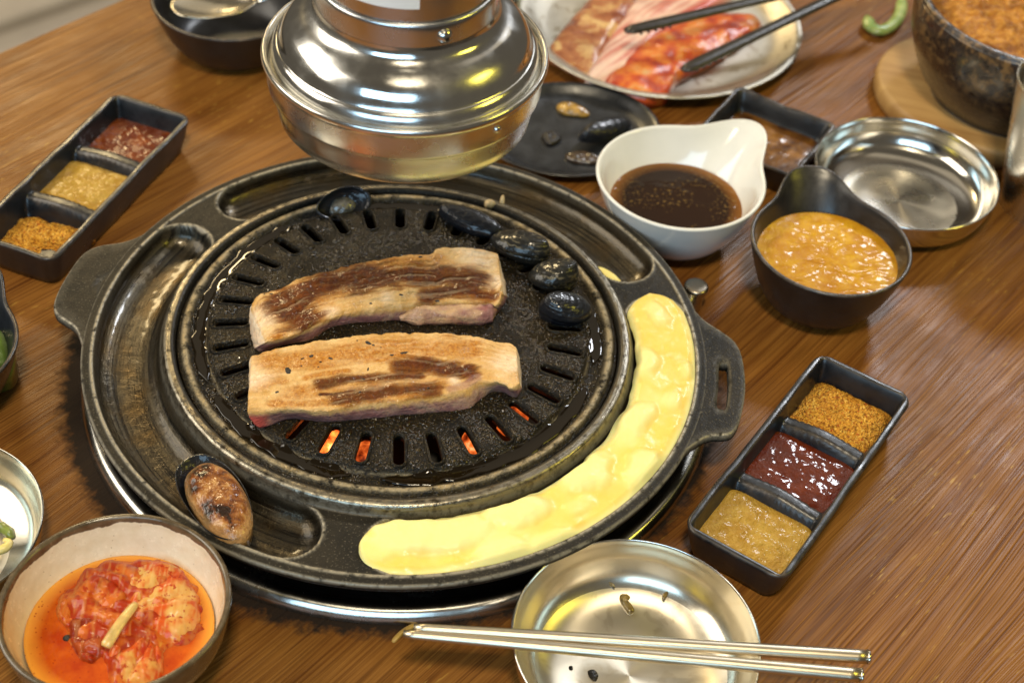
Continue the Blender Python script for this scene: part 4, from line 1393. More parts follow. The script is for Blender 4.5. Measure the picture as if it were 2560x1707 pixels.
def lip_bowl(name, c, R, H, mat, label, rf=0.027, lip_a=None, lip_l=0.0, lip_s=15.0, rise=0.004, th=0.0028, cat='bowl', group=None, flat=2.0):
    n = 144
    ang = np.arange(n) * 2 * PI / n
    if lip_a is not None:
        d = (np.degrees(ang) - lip_a + 180) % 360 - 180
        g = np.exp(-(np.abs(d) / (lip_s * 1.35)) ** flat)
    else:
        g = np.zeros(n)
    Rt = R + lip_l * g
    Ht = H + rise * g
    rows = []
    def ring(r, z):
        rows.append(np.c_[r * np.cos(ang), r * np.sin(ang), np.broadcast_to(z, (n,))])
    one = np.ones(n)
    ring(one * (rf - 0.006), 0.0015 * one)
    ring(one * (rf - 0.003), 0.0004 * one)
    ring(one * rf, 0.0008 * one)
    ring(one * (rf + 0.0004), 0.003 * one)
    for t in np.linspace(0.02, 0.97, 16):
        lipw = t ** 2.0
        r, z = wall(t, rf, R + lip_l * g * lipw, Ht)
        ring(r, z)
    ring(Rt - 0.0002, Ht - 0.0008)
    ring(Rt - 0.0008, Ht)
    ring(Rt - th * 0.75, Ht + 0.0001)
    ring(Rt - th, Ht - 0.0008)
    for t in np.linspace(0.97, 0.02, 20):
        lipw = t ** 2.0
        r, z = wall(t, rf, R + lip_l * g * lipw, Ht)
        ring(np.maximum(r - th - 0.0004 * (1 - t), 0.004), z + 0.0030 * (1 - t))
    ring(one * (rf * 0.6), 0.0056 * one)
    ring(one * 0.002, 0.0055 * one)
    F = ringgrid((len(rows), n))
    F.append(tuple(range(n)))
    F.append(tuple(range((len(rows) - 1) * n, len(rows) * n)))
    o = mesh(name, np.vstack(rows), F, mat, loc=(c[0], c[1], 0))
    tag(o, label, cat, group)
    o['inner'] = 0
    del o['inner']
    return o

def inner_r(z, R, H, rf=0.027, th=0.0028):
    t = np.linspace(0.02, 1, 200)
    r, zz = wall(t, rf, R, H)
    return float(np.interp(z, zz + 0.003 * (1 - t), r - th))

def circle(c, r, n=24, ph=0):
    return [(c[0] + r * math.cos(2 * PI * i / n + ph), c[1] + r * math.sin(2 * PI * i / n + ph)) for i in range(n)]

WB = (0.1759, 0.1542)
lip_bowl('white_bowl', WB, 0.0562, 0.050, M['white'], 'white porcelain bowl with pouring lip, half full of dark sauce', 0.026, 46, 0.0270, 14.5, 0.003)
def soy():
    m = Mat('soy_dipping_sauce')
    o = m.obj()
    rho = m.attr('rho')
    n = m.noise(o, 120, 4, 0.6)
    c_ = m.mix(m.rng(rho, 0.76, 1.0), (0.016, 0.005, 0.0012), (0.24, 0.090, 0.012))
    spec = m.rng(m.noise(o, 420, 3, 0.6), 0.56, 0.66)
    zone = m.rng(m.noise(o, 40, 2), 0.42, 0.56)
    c_ = m.mix(m.math('MULTIPLY', m.math('MULTIPLY', spec, zone), 0.55), c_, (0.20, 0.12, 0.03))
    m.set(color=c_, rough=0.05, spec=0.3, normal=m.bump(m.math('MULTIPLY', m.noise(o, 260, 2), zone), 0.35, 0.0012))
    zl = 0.0265
    r = inner_r(zl, 0.0562, 0.050, 0.026) + 0.0009
    s = lump('dark_sauce', circle(WB, r), zl - 0.0004, 0.0004, m.m, n=96, rings=30, p=12, amp=.00005, skirt=.001)
    tag(s, 'dark brown dipping sauce in the white bowl', 'sauce')
soy()

BB = (0.2664, 0.0940)
lip_bowl('black_bowl', BB, 0.0512, 0.050, M['black2'], 'black bowl with raised pouring lip, full of orange sauce', 0.027, 94, 0.0205, 17, 0.006, flat=2.6)
def osauce():
    zl = 0.0375
    r = inner_r(zl, 0.0512, 0.050) + 0.001
    def zf(P):
        w = np.c_[P[:, 0] + .006 * fbm(P, 50, 2, 4), P[:, 1] + .006 * fbm(P, 50, 2, 14)]
        return 0.0011 * fbm(np.c_[w[:, 0] * .6, w[:, 1] * 1.5], 90, 2, 8) + 0.00035 * (1 - 2 * np.abs(fbm(w, 170, 2, 12)))
    s = lump('orange_sauce', circle(BB, r), zl - 0.001, 0.0012, M['orange'], n=200, rings=80, p=6, amp=.00012, scale=300, zfun=zf)
    tag(s, 'glossy orange sauce swirled in the black lipped bowl', 'sauce')
osauce()

lip_bowl('black_bowl', (-0.2630, -0.0270), 0.0500, 0.043, M['black'], 'black lipped bowl with green pepper, cut by the left picture edge', 0.026, 78, 0.020, 17, 0.005, flat=2.6)
gp = lump('green_pepper_piece', [(-0.2407,0.0012),(-0.2332,0.0065),(-0.2275,0.0032),(-0.2224,-0.0067),(-0.2205,-0.0173),(-0.2227,-0.0246),(-0.2316,-0.0259)], 0.018, 0.013, plain('green_pepper_skin', (0.075, 0.12, 0.018), .28, var=.5, scale=60, coat=.5, coat_rough=.1), n=64, rings=14, amp=.0012, scale=120, seed=3, skirt=.012)
tag(gp, 'green pepper piece in the black bowl at the left picture edge', 'vegetable')

lip_bowl('black_soup_bowl', (-0.1420, 0.3500), 0.0595, 0.044, M['black2'], 'black round bowl holding a steel spoon at the top left', 0.033, th=0.0032)
def spoon():
    r = empty('steel_spoon', (-0.150, 0.340, 0.030), rad(14))
    n = 60
    O = closed_spline([(-0.036, 0.0), (-0.029, -0.0145), (-0.010, -0.0200), (0.012, -0.0165), (0.024, -0.0070), (0.0275, 0), (0.024, 0.0070), (0.012, 0.0165), (-0.010, 0.0200), (-0.029, 0.0145)], n)
    rows = []
    for q in np.linspace(0.02, 1, 12):
        rows.append(np.c_[O * q, np.full(n, 0.0135 - 0.0085 * (1 - q ** 2))])
    b = mesh('spoon_bowl', np.vstack(rows), ringgrid((12, n)), M['dish_used'], r)
    s = b.modifiers.new('t', 'SOLIDIFY'); s.thickness = 0.0012
    P = open_spline([(0.0265, 0, 0.0130), (0.04, 0, 0.0185), (0.07, 0.001, 0.030), (0.12, 0.002, 0.045), (0.17, 0.003, 0.052)], 30)
    tube('spoon_handle', P, np.interp(np.linspace(0, 1, 30), [0, .3, 1], [.0042, .0030, .0055]), M['dish'], r, n=12, flat=0.35)
    tag(r, 'steel spoon lying in the black bowl at the top left', 'spoon')
spoon()

# ------------------------------------------------------------------ steel dishes
def steel_dish(c, R, H, label, mat, group='round steel side dishes', floor=0.62, deep=False):
    p = smooth_prof([(0.001, 0.0012), (R * floor * 0.6, 0.0010), (R * floor, 0.0010), (R * 0.86, 0.0060), (R * 0.955, H * 0.55), (R * 0.985, H * 0.9), (R * 0.997, H)], 7)
    if deep:
        p = smooth_prof([(0.001, 0.0012), (R * 0.30, 0.0014), (R * 0.50, 0.0026), (R * 0.70, 0.0062), (R * 0.85, 0.0125), (R * 0.945, H * 0.66), (R * 0.985, H * 0.9), (R * 0.997, H)], 8)
    rim = smooth_prof([(R * 0.997, H), (R * 1.006, H + 0.0008), (R * 1.018, H + 0.0002), (R * 1.020, H - 0.0012), (R * 1.010, H - 0.0018)], 4)
    outer = smooth_prof([(R * 1.004, H - 0.0022), (R * 0.975, H * 0.55), (R * 0.88, 0.0048 if not deep else 0.0085), (R * floor * 1.02, 0.0002), (R * floor * 0.5, 0.0003), (0.001, 0.0003)], 6)
    r = empty('steel_dish', (c[0], c[1], 0.0006))
    P = [tuple(q) for q in p]
    k = max(i for i, q in enumerate(P) if q[0] <= R * (0.80 if deep else floor + 0.06))
    lathe('dish_floor', P[:k + 1], M['dish_floor_used' if mat == 'dish_used' else 'dish_floor'], r, 144, cap0=True)
    lathe('dish_wall', P[k:], M[mat], r, 144)
    lathe('rolled_rim', rim, M['dish'], r, 144)
    lathe('dish_underside', outer, M['dish'], r, 144)
    tag(r, label, 'dish', group)
    return r
steel_dish((0.3405, 0.2020), 0.0625, 0.0265, 'clean empty steel dish behind the orange sauce bowl', 'dish')
steel_dish((0.1278, -0.2010), 0.0610, 0.0335, 'used greasy steel dish under the chopsticks at the bottom', 'dish_used', floor=0.55, deep=True)
steel_dish((-0.2350, -0.1425), 0.0575, 0.0270, 'steel dish with scallion and sprout scraps cut by the left picture edge', 'dish_used')
M['scallion'] = plain('scallion', (0.16, 0.19, 0.03), .35, var=.5, scale=200, coat=.4)
M['sprout'] = plain('bean_sprout', (0.72, 0.58, 0.18), .35, var=.15, scale=150, coat=.5)
tag(tube('scallion_piece', [(-0.2080, -0.1330, .0110), (-0.2010, -0.1320, .0135), (-0.1965, -0.1350, .0130), (-0.1945, -0.1380, .0120)], [.002, .0032, .0030, .0018], M['scallion'], n=14), 'green scallion piece in the left edge steel dish', 'vegetable')
tag(tube('bean_sprout', open_spline([(-0.2080, -0.1500, .0100), (-0.2020, -0.1480, .0120), (-0.1965, -0.1450, .0130), (-0.1950, -0.1415, .0130), (-0.1985, -0.1395, .0125)], 16), np.interp(np.linspace(0, 1, 16), [0, .6, 1], [.0016, .0026, .0014]), M['sprout'], n=12), 'yellow bean sprout in the left edge steel dish', 'vegetable')
# scraps in the used dish
M['grease'] = plain('greasy_scrap', (0.20, 0.135, 0.035), .2, var=.6, scale=300, coat=.9, coat_rough=.06)
for i, (pts, h) in enumerate([([(0.1238,-0.1508),(0.1282,-0.1500),(0.1307,-0.1558),(0.1286,-0.1594),(0.1322,-0.1638),(0.1292,-0.1663),(0.1257,-0.1607),(0.1240,-0.1561)], .0016),
                  ([(0.1182,-0.1501),(0.1205,-0.1505),(0.1218,-0.1534),(0.1195,-0.1523)], .0010), ([(0.1067,-0.1996),(0.1099,-0.1984),(0.1121,-0.2015),(0.1106,-0.2054),(0.1079,-0.2039)], .0018),
                  ([(0.0971,-0.1979),(0.0989,-0.1978),(0.0990,-0.1997),(0.0972,-0.1998)], .0010), ([(0.1467,-0.1564),(0.1498,-0.1539),(0.1501,-0.1556),(0.1474,-0.1598)], .0008)]):
    P = np.array(pts)
    rr = np.hypot(P[:, 0] - .1278, P[:, 1] + .2010).mean()
    zb = float(np.interp(rr, [0, .0185, .0305, .0427, .0518, .0576], [.0018, .0020, .0032, .0068, .0131, .0227]))
    tag(lump('food_scrap', pts, zb, h, M['grease'] if i not in (2, 3) else M['char'], n=40, rings=7, amp=.0005, scale=500, seed=i), ['curled greasy brown scrap clinging to the far wall of the used dish', 'tiny brown scrap above the curled one in the used dish',
        'dark oval scrap on the floor of the used dish', 'tiny dark crumb left of the dark scrap in the used dish', 'thin pale scrap on the right floor of the used dish'][i], 'scrap')

def chopstick(a, b, za, zb, label):
    r = empty('chopstick', (a[0], a[1], za))
    P = np.array([(a[0] + (b[0] - a[0]) * t, a[1] + (b[1] - a[1]) * t, za + (zb - za) * t) for t in np.linspace(0, 1, 40)]) - np.array((a[0], a[1], za))
    rr = np.interp(np.linspace(0, 1, 40), [0, .02, .35, .36, 1], [.0019, .0024, .0031, .00312, .0037])
    tube('shaft', P, rr, M['rod'], r, n=20, flat=0.86)
    d = P[-1] / np.linalg.norm(P[-1])
    tube('end_cap', [P[-1] - d * .0004, P[-1] + d * .0006, P[-1] + d * .0012], [.0039, .0039, .0029], M['dish'], r, n=20, flat=.86)
    tag(r, label, 'chopstick', 'pair of steel chopsticks')
chopstick([(0.0128,-0.2063)][0], [(0.2358,-0.2202)][0], .0375, .0378, 'lower steel chopstick of the pair across the used dish, nearer the camera')
chopstick([(0.0177,-0.2024)][0], [(0.2410,-0.2096)][0], .0376, .0382, 'upper steel chopstick of the pair across the used dish, nearer the grill')

# ------------------------------------------------------------------ three-part sauce dishes
DL, DW, DH = 0.170, 0.0625, 0.0265
def rr_ring(a, b, r, n):
    """rounded rectangle outline, n points, half sizes a and b"""
    r = max(min(r, a - 1e-5, b - 1e-5), 1e-5)
    segs = [('l', (a, -(b - r)), (a, b - r)), ('c', (a - r, b - r), 0), ('l', (a - r, b), (-(a - r), b)), ('c', (-(a - r), b - r), 90),
            ('l', (-a, b - r), (-a, -(b - r))), ('c', (-(a - r), -(b - r)), 180), ('l', (-(a - r), -b), (a - r, -b)), ('c', (a - r, -(b - r)), 270)]
    per = [int(n * f) for f in (0.12, 0.03, 0.35, 0.03, 0.12, 0.03, 0.32, 0)]
    per = [22, 10, 74, 10, 22, 10, 74, 10]
    out = []
    for (k, p, q), m in zip(segs, per):
        for i in range(m):
            t = i / m
            if k == 'l':
                out.append((p[0] + (q[0] - p[0]) * t, p[1] + (q[1] - p[1]) * t))
            else:
                an = rad(q + 90 * t)
                out.append((p[0] + r * math.cos(an), p[1] + r * math.sin(an)))
    return np.array(out)

COMP = [(-0.0555, 0.0245), (0.0, 0.0245), (0.0555, 0.0245)]     # centre, half length
def comp_sd(P):
    best = np.full(len(P), 1.0)
    for cx, hl in COMP:
        q = np.abs(P - np.array([cx, 0])) - np.array([hl, DW / 2 - 0.0035]) + 0.005
        d = np.linalg.norm(np.maximum(q, 0), axis=1) + np.minimum(q.max(1), 0) - 0.005
        best = np.minimum(best, d)
    return best
def dish_z(P, seed):
    d = comp_sd(P)
    s = np.clip(-d / 0.0065, 0, 1)
    s = s * s * (3 - 2 * s)
    rimd = np.maximum(np.abs(P[:, 0]) - (DL / 2 - 0.0030), np.abs(P[:, 1]) - (DW / 2 - 0.0035))
    div = sstep(-0.004, 0.0, rimd)
    top = (0.0205 + 0.0012 * np.cos(P[:, 1] * 100)) * (1 - div) + DH * div
    return top * (1 - s) + 0.0045 * s

def sauce_dish(c, ang, label, seed):
    n = 232
    rows = []
    a, b = DL / 2, DW / 2
    for k, z in ((0.0085, 0.0008), (0.0070, 0.0), (0.0056, 0.0008), (0.0040, 0.0060), (0.0018, 0.0160), (0.0004, 0.0235), (0.0, 0.0252)):
        P = rr_ring(a - k, b - k, 0.010 - k * 0.5, n)
        rows.append(np.c_[P, np.full(len(P), z)])
    first_top = len(rows)
    for d in np.r_[0.0004, 0.0012, 0.0022, np.linspace(0.0030, b - 0.00003, 46)]:
        P = rr_ring(a - d, b - d, max(0.010 - d, 0.00001), n)
        z = dish_z(P, seed)
        if d < 0.001:
            z = z - 0.0004
        rows.append(np.c_[P, z])
    m = len(rows[0])
    V = np.vstack(rows)
    wob = 0.0007
    V[:, 0] += wob * fbm(V, 40, 2, seed)
    V[:, 1] += wob * fbm(V, 40, 2, seed + 3)
    V[:, 2] += 0.0005 * fbm(V[:, :2], 50, 2, seed + 7) * (V[:, 2] > .01)
    F = ringgrid((len(rows), m))
    F.append(tuple(range(m)))
    o = mesh('sauce_dish', V, F, M['black'], loc=(c[0], c[1], 0.0003), rotz=ang)
    tag(o, label, 'sauce dish', 'black three-part sauce dishes')
    return o

def fill(c, ang, i, zl, mat, name, label, amp, scale, cat='sauce', oct=3, crown=0.0012, shrink=0.0, seed=0, outline=None, edge=0.0, rings=70, n=220, skirt=.003, zfun=None):
    cx, hl = COMP[i]
    hw = DW / 2 - 0.0035
    if outline is None:
        s = shrink
        a, b = hl - 0.0022 - s, hw - 0.0022 - s
        outline = [(cx + a, -b * .8), (cx + a, b * .8), (cx + a * .86, b), (cx - a * .86, b), (cx - a, b * .8), (cx - a, -b * .8), (cx - a * .86, -b), (cx + a * .86, -b)]
        outline = [(cx + a * x, b * y) for x, y in ((1, -.75), (1, -.3), (1, .3), (1, .75), (.85, 1), (.3, 1), (-.3, 1), (-.85, 1), (-1, .75), (-1, .3), (-1, -.3), (-1, -.75), (-.85, -1), (-.3, -1), (.3, -1), (.85, -1))]
    else:
        outline = [(cx + x, y) for x, y in outline]
    ca, sa = math.cos(ang), math.sin(ang)
    o = lump(name, outline, zl, crown, M[mat], n=n, rings=rings, p=5, amp=amp, scale=scale, seed=seed, oct=oct, edge=edge, skirt=skirt, zfun=zfun)
    o.location = (c[0], c[1], 0.0003)
    o.rotation_euler = (0, 0, ang)
    tag(o, label, cat)
    return o

RC, RA = (0.2308, -0.0692), rad(55.9)
sauce_dish(RC, RA, 'black three-part sauce dish right of the grill pan handle', 2)
fill(RC, RA, 2, 0.0095, 'powder', 'seasoning_powder', 'heaped orange-brown seasoning powder in the right sauce dish', .0016, 330, 'powder', 4, 0.0070, 0.0002, 3, edge=.04)
fill(RC, RA, 1, 0.0145, 'gochu', 'red_chilli_sauce', 'glossy dark red chilli paste in the middle of the right sauce dish', .0009, 120, oct=3, seed=6)
fill(RC, RA, 0, 0.0145, 'ssam', 'mustard_paste', 'mustard-brown paste in the nearest part of the right sauce dish', .0012, 170, oct=3, seed=9)
LC, LA = (-0.2130, 0.1545), rad(68.6)
sauce_dish(LC, LA, 'black three-part sauce dish behind the left pan handle', 5)
fill(LC, LA, 2, 0.0120, 'gochu_old', 'red_chilli_sauce', 'smeared red chilli paste in the far part of the left sauce dish', .0018, 150, oct=4, seed=16)
fill(LC, LA, 1, 0.0125, 'ssam', 'mustard_paste', 'lumpy mustard-brown paste in the middle of the left sauce dish', .0020, 110, oct=4, seed=19, crown=.003)
fill(LC, LA, 0, 0.0060, 'powder', 'seasoning_powder', 'thin scattered seasoning powder in the near part of the left sauce dish', .0016, 300, 'powder', 4, 0.0055, 0.0012, 23, edge=.16,
     zfun=lambda P: -0.010 * np.exp(-(((P[:, 0] + .059) / .007) ** 2 + ((P[:, 1] + .008) / .012) ** 2)))

# ------------------------------------------------------------------ kimchi
KB = (-0.1256, -0.2020)
def kimchi():
    m = Mat('two_tone_stoneware')
    o = m.obj()
    r, z, x, y = m.radius(o)
    n = m.noise(o, 150, 4, 0.6)
    drip = m.noise(m.map(o, (60, 60, 8)), 1.0, 4, 0.65)
    inn = m.attr('inside')
    lim = m.math('ADD', z, m.math('MULTIPLY', m.math('SUBTRACT', drip, 0.5), 0.007))
    white = m.math('MULTIPLY', inn, m.rng(lim, 0.0462, 0.0457))
    spk = m.rng(m.voro(o, 240), 0.10, 0.05, 0, 0.7)
    cream = m.mix(spk, m.mix(m.rng(n, 0.3, 0.7), (0.68, 0.60, 0.43), (0.76, 0.69, 0.53)), (0.25, 0.18, 0.11))
    orange = m.rng(m.math('ADD', z, m.math('MULTIPLY', n, 0.006)), 0.0300, 0.0235)
    cream = m.mix(m.math('MULTIPLY', orange, 0.55), cream, (0.75, 0.36, 0.08))
    brown = m.mix(m.rng(n, 0.3, 0.7), (0.062, 0.042, 0.022), (0.135, 0.098, 0.055))
    outc = m.rng(m.math('ADD', z, m.math('MULTIPLY', drip, 0.012)), 0.041, 0.0395)
    brown = m.mix(m.math('MULTIPLY', outc, m.math('SUBTRACT', 1.0, inn)), brown, (0.21, 0.17, 0.095))
    m.set(color=m.mix(white, brown, cream), rough=m.rng(n, 0.3, 0.7, 0.18, 0.3), coat=0.4, coat_rough=.08, normal=m.bump(n, 0.25, .001))
    R, H = 0.0545, 0.0490
    P = smooth_prof([(0.020, 0.0008), (0.028, 0.0), (0.0295, 0.003), (0.040, 0.011), (0.0495, 0.026), (0.0530, 0.040), (0.0543, 0.0475)], 6)
    rim = smooth_prof([(0.0544, 0.0480), (0.0541, 0.0492), (0.0528, 0.0497), (0.0516, 0.0490), (0.0512, 0.0478)], 4)
    inn = smooth_prof([(0.0508, 0.046), (0.0498, 0.040), (0.0465, 0.028), (0.0390, 0.0145), (0.026, 0.008), (0.001, 0.0065)], 6)
    prof = list(map(tuple, P)) + list(map(tuple, rim)) + list(map(tuple, inn))
    n_ = 144
    V, F = lathe_vf(prof, n_, True, True)
    V = np.array(V)
    a = np.arctan2(V[:, 1], V[:, 0])
    k = 1 + 0.018 * np.cos(2 * (a - 0.5)) + 0.006 * np.cos(3 * a + 1)
    V[:, 0] *= k; V[:, 1] *= k
    ins = np.repeat(np.r_[np.zeros(len(P)), np.zeros(2), np.ones(len(rim) - 2 + len(inn))], n_)
    b = mesh('kimchi_bowl', V, F, m.m, loc=(KB[0], KB[1], 0), attrs={'inside': ins})
    tag(b, 'white stoneware bowl with brown rim, filled with kimchi', 'bowl')
    # contents
    t = empty('kimchi', (0, 0, 0))
    tag(t, 'red kimchi cabbage in orange broth in the brown-rimmed bowl', 'kimchi')
    br = Mat('kimchi_broth')
    o = br.obj()
    n = br.noise(o, 70, 4, 0.6)
    rho = br.attr('rho')
    c_ = br.mix(br.rng(n, 0.35, 0.65), (0.42, 0.042, 0.003), (0.60, 0.115, 0.007))
    c_ = br.mix(br.rng(rho, 0.80, 1.0), c_, (0.80, 0.36, 0.05))
    c_ = br.mix(br.rng(br.voro(o, 300), 0.16, 0.10, 0, 0.8), c_, (0.30, 0.02, 0.006))
    br.set(color=c_, rough=0.08, spec=0.35, sss=0.05, sss_r=(1, .4, .1), sss_s=.004, normal=br.bump(br.noise(o, 200, 2), 0.12, .001))
    kc = (KB[0], KB[1])
    lump('broth', circle(kc, 0.0455), 0.0262, 0.0005, br.m, t, n=96, rings=30, p=8, skirt=.001)
    def leaf(name, outline, zb, h, pal, seed, amp=.0016, scale=130, ridge=True, p=2.4, fan=None):
        m = Mat(name + '_material')
        o = m.obj()
        a = m.noise(m.map(o, loc=(seed * .37, 0, 0)), 62, 3, 0.6, 0.3)
        fl = m.rng(m.noise(m.map(o, loc=(seed * .1, 0, 0)), 330, 2, 0.6), 0.60, 0.66)
        fib = m.noise(m.map(o, (420, 70, 100), rot=(0, 0, 0.5)), 1.0, 1, .6)
        c_ = m.mix(m.rng(a, 0.44, 0.56), pal[1], pal[0])
        c_ = m.mix(m.rng(fib, 0.5, 0.66, 0, 0.4), c_, pal[2])
        c_ = m.mix(m.math('MULTIPLY', fl, 0.85), c_, (0.36, 0.022, 0.004))
        m.set(color=c_, rough=0.4, coat=0.4, coat_rough=.06, sss=0.12, sss_r=(1, .45, .15), sss_s=.003, normal=m.bump(m.math('ADD', a, m.math('MULTIPLY', fib, .4)), 0.4, .0015), spec=.15)
        cen = np.mean(np.array(outline), axis=0)
        fa = seed * 1.7
        def folds(P):
            q = P - cen
            a = np.arctan2(q[:, 1], q[:, 0])
            u_ = q[:, 0] * math.cos(fa) + q[:, 1] * math.sin(fa) + .004 * fbm(P, 90, 2, seed)
            if fan is not None:
                g = P - np.array(fan)
                an = np.arctan2(g[:, 1], g[:, 0])
                return amp * (np.abs(np.sin(an * 7 + .8 * fbm(P, 70, 2, seed))) ** .7 - .5) + amp * .5 * fbm(P, 90, 2, seed)
            return amp * (np.abs(np.sin(u_ * 330)) - .5) * .8 + amp * .7 * fbm(P, scale, 2, seed + 2)
        return lump('cabbage_leaf', outline, zb, h, m.m, t, n=140, rings=44, p=p, amp=amp * .10, scale=scale * 2.3, seed=seed, ridge=True, edge=.11, skirt=.004, zfun=folds)
    red = ((0.34, 0.028, 0.003), (0.52, 0.115, 0.012), (0.56, 0.24, 0.06))
    pale = ((0.54, 0.080, 0.008), (0.62, 0.32, 0.08), (0.68, 0.46, 0.17))
    dark = ((0.22, 0.020, 0.005), (0.42, 0.085, 0.018), (0.50, 0.19, 0.05))
    leaf('low_leaf', [(-0.1568,-0.1884),(-0.1528,-0.1734),(-0.1445,-0.1629),(-0.1290,-0.1601),(-0.1087,-0.1611),(-0.0947,-0.1735),(-0.0868,-0.1898),(-0.0891,-0.2061),(-0.1002,-0.2141),(-0.1033,-0.2279),(-0.1115,-0.2372),(-0.1229,-0.2360),(-0.1304,-0.2201),(-0.1428,-0.2188),(-0.1502,-0.2053)], .0252, .0068, red, 21, .0030, 120, p=3.5)
    leaf('pale_leaf', [(-0.1249,-0.1685),(-0.1156,-0.1620),(-0.1051,-0.1624),(-0.0964,-0.1721),(-0.0887,-0.1865),(-0.0885,-0.1990),(-0.0946,-0.2097),(-0.1048,-0.2083),(-0.1151,-0.2022),(-0.1232,-0.1911),(-0.1270,-0.1786)], .0280, .0050, pale, 3, .0022, 100, p=4, fan=[(-0.1251,-0.1979)][0])
    leaf('left_leaf', [(-0.1493,-0.1778),(-0.1430,-0.1695),(-0.1318,-0.1699),(-0.1245,-0.1795),(-0.1244,-0.1931),(-0.1305,-0.2020),(-0.1397,-0.2024),(-0.1485,-0.1972),(-0.1521,-0.1868)], .0270, .0050, red, 8, .0034, 150, p=4)
    leaf('front_leaf', [(-0.1500,-0.1972),(-0.1410,-0.1959),(-0.1325,-0.2040),(-0.1296,-0.2150),(-0.1350,-0.2226),(-0.1425,-0.2193),(-0.1492,-0.2085)], .0262, .0045, dark, 12, .0034, 150, p=4)
    leaf('curled_leaf', [(-0.1591,-0.1912),(-0.1526,-0.1851),(-0.1439,-0.1895),(-0.1405,-0.1989),(-0.1463,-0.2049),(-0.1541,-0.2005)], .0268, .0035, red, 15, .0032, 170, p=4)
    leaf('near_leaf', [(-0.1271,-0.2121),(-0.1182,-0.2061),(-0.1068,-0.2102),(-0.1006,-0.2201),(-0.1020,-0.2301),(-0.1108,-0.2359),(-0.1205,-0.2318),(-0.1269,-0.2213)], .0268, .0048, pale, 18, .0026, 130, p=4, fan=[(-0.1089,-0.2019)][0])
    a_, b_ = [(-0.1285,-0.2191),(-0.1181,-0.1942)]
    tube('cabbage_stem', open_spline([(a_[0], a_[1], .0355), ((a_[0] + b_[0]) / 2, (a_[1] + b_[1]) / 2, .0378), (b_[0], b_[1], .0372)], 20), np.interp(np.linspace(0, 1, 20), [0, .05, .9, 1], [.0022, .0030, .0024, .0014]),
         plain('stem_flesh', (0.60, 0.40, 0.13), .28, var=.25, scale=220, coat=.6, coat_rough=.1, sss=.2, sss_s=.003), t, n=14, flat=.6)
    a_ = [(-0.1499,-0.2088)][0]
    lump('pepper_speck', circle(a_, .0022), .0262, .0016, M['char'], t, n=24, rings=5, amp=.0004, scale=600)
kimchi()

# ------------------------------------------------------------------ knob beside the pan
kn = empty('table_stud', (0.1842, 0.0805, 0))
lathe('stud_cap', smooth_prof([(0.0001, 0.0205), (0.0055, 0.0204), (0.0074, 0.0196), (0.0079, 0.0180), (0.0076, 0.0160)], 4), steel('knob_steel', (0.50, 0.44, 0.36), .28, 0, .1, stain=.4), kn, 40)
lathe('stud_stem', [(0.0060, 0.0165), (0.0056, 0.0005)], M['tray'], kn, 32)
tag(kn, 'small round steel stud standing on the table beside the pan', 'stud')

# ------------------------------------------------------------------ back of the table
def oval_plate(name, c, a, b, rot, H, mat, label, cat, group=None, floor=.72, th=.0016, z0=.001):
    n = 128
    an = np.arange(n) * 2 * PI / n
    prof = smooth_prof([(0.02, z0 + th), (floor * .7, z0 + th), (floor, z0 + th + .0006), (floor + .12, H * .45), (.96, H * .95), (1.0, H), (1.004, H - .0006), (.995, H - th), (floor + .13, H * .35), (floor + .01, z0), (floor * .7, z0), (.02, z0)], 5)
    V = np.vstack([np.c_[a * q * np.cos(an), b * q * np.sin(an), np.full(n, z)] for q, z in prof])
    F = ringgrid((len(prof), n))
    F.append(tuple(range(n))); F.append(tuple(range((len(prof) - 1) * n, len(prof) * n)))
    o = mesh(name, V, F, mat, loc=(c[0], c[1], 0), rotz=rot)
    tag(o, label, cat, group)
    return o
oval_plate('raw_meat_plate', (0.1840, 0.4045), 0.1115, 0.1105, rad(20), 0.0150, M['satin'], 'steel plate of raw meat slices behind the hood', 'plate', z0=.0025)
oval_plate('black_plate', (0.1090, 0.2560), 0.0660, 0.0560, rad(10), 0.0105, M['black'], 'black plate with mussel shell and scraps behind the grill', 'plate')

def raw_mat(name, kind):
    m = Mat(name)
    o = m.obj()
    n = m.noise(o, 60, 4, 0.6, 0.3)
    f = m.noise(o, 400, 3, 0.6)
    if kind == 'bacon':
        st = m.noise(m.map(m.map(o, rot=(0, 0, rad(-52))), (7, 62, 1)), 1.0, 3, .5)
        c_ = m.ramp(st, [(0.36, (0.50, 0.10, 0.075)), (0.46, (0.62, 0.26, 0.20)), (0.54, (0.78, 0.56, 0.44)), (0.66, (0.58, 0.20, 0.15))])
    elif kind == 'red':
        c_ = m.ramp(n, [(0.34, (0.33, 0.035, 0.020)), (0.48, (0.52, 0.080, 0.018)), (0.60, (0.66, 0.20, 0.025)), (0.72, (0.60, 0.36, 0.16))])
    else:
        c_ = m.ramp(n, [(0.34, (0.22, 0.055, 0.022)), (0.50, (0.40, 0.15, 0.055)), (0.62, (0.62, 0.40, 0.16)), (0.74, (0.50, 0.24, 0.09))])
    h = m.math('ADD', n, m.math('MULTIPLY', f, .3))
    m.set(color=c_, rough=.28, coat=.8, coat_rough=.08, normal=m.bump(h, .6, .0016), coat_normal=m.bump(h, .8, .0016), sss=.15, sss_r=(1, .4, .2), sss_s=.004)
    return m.m
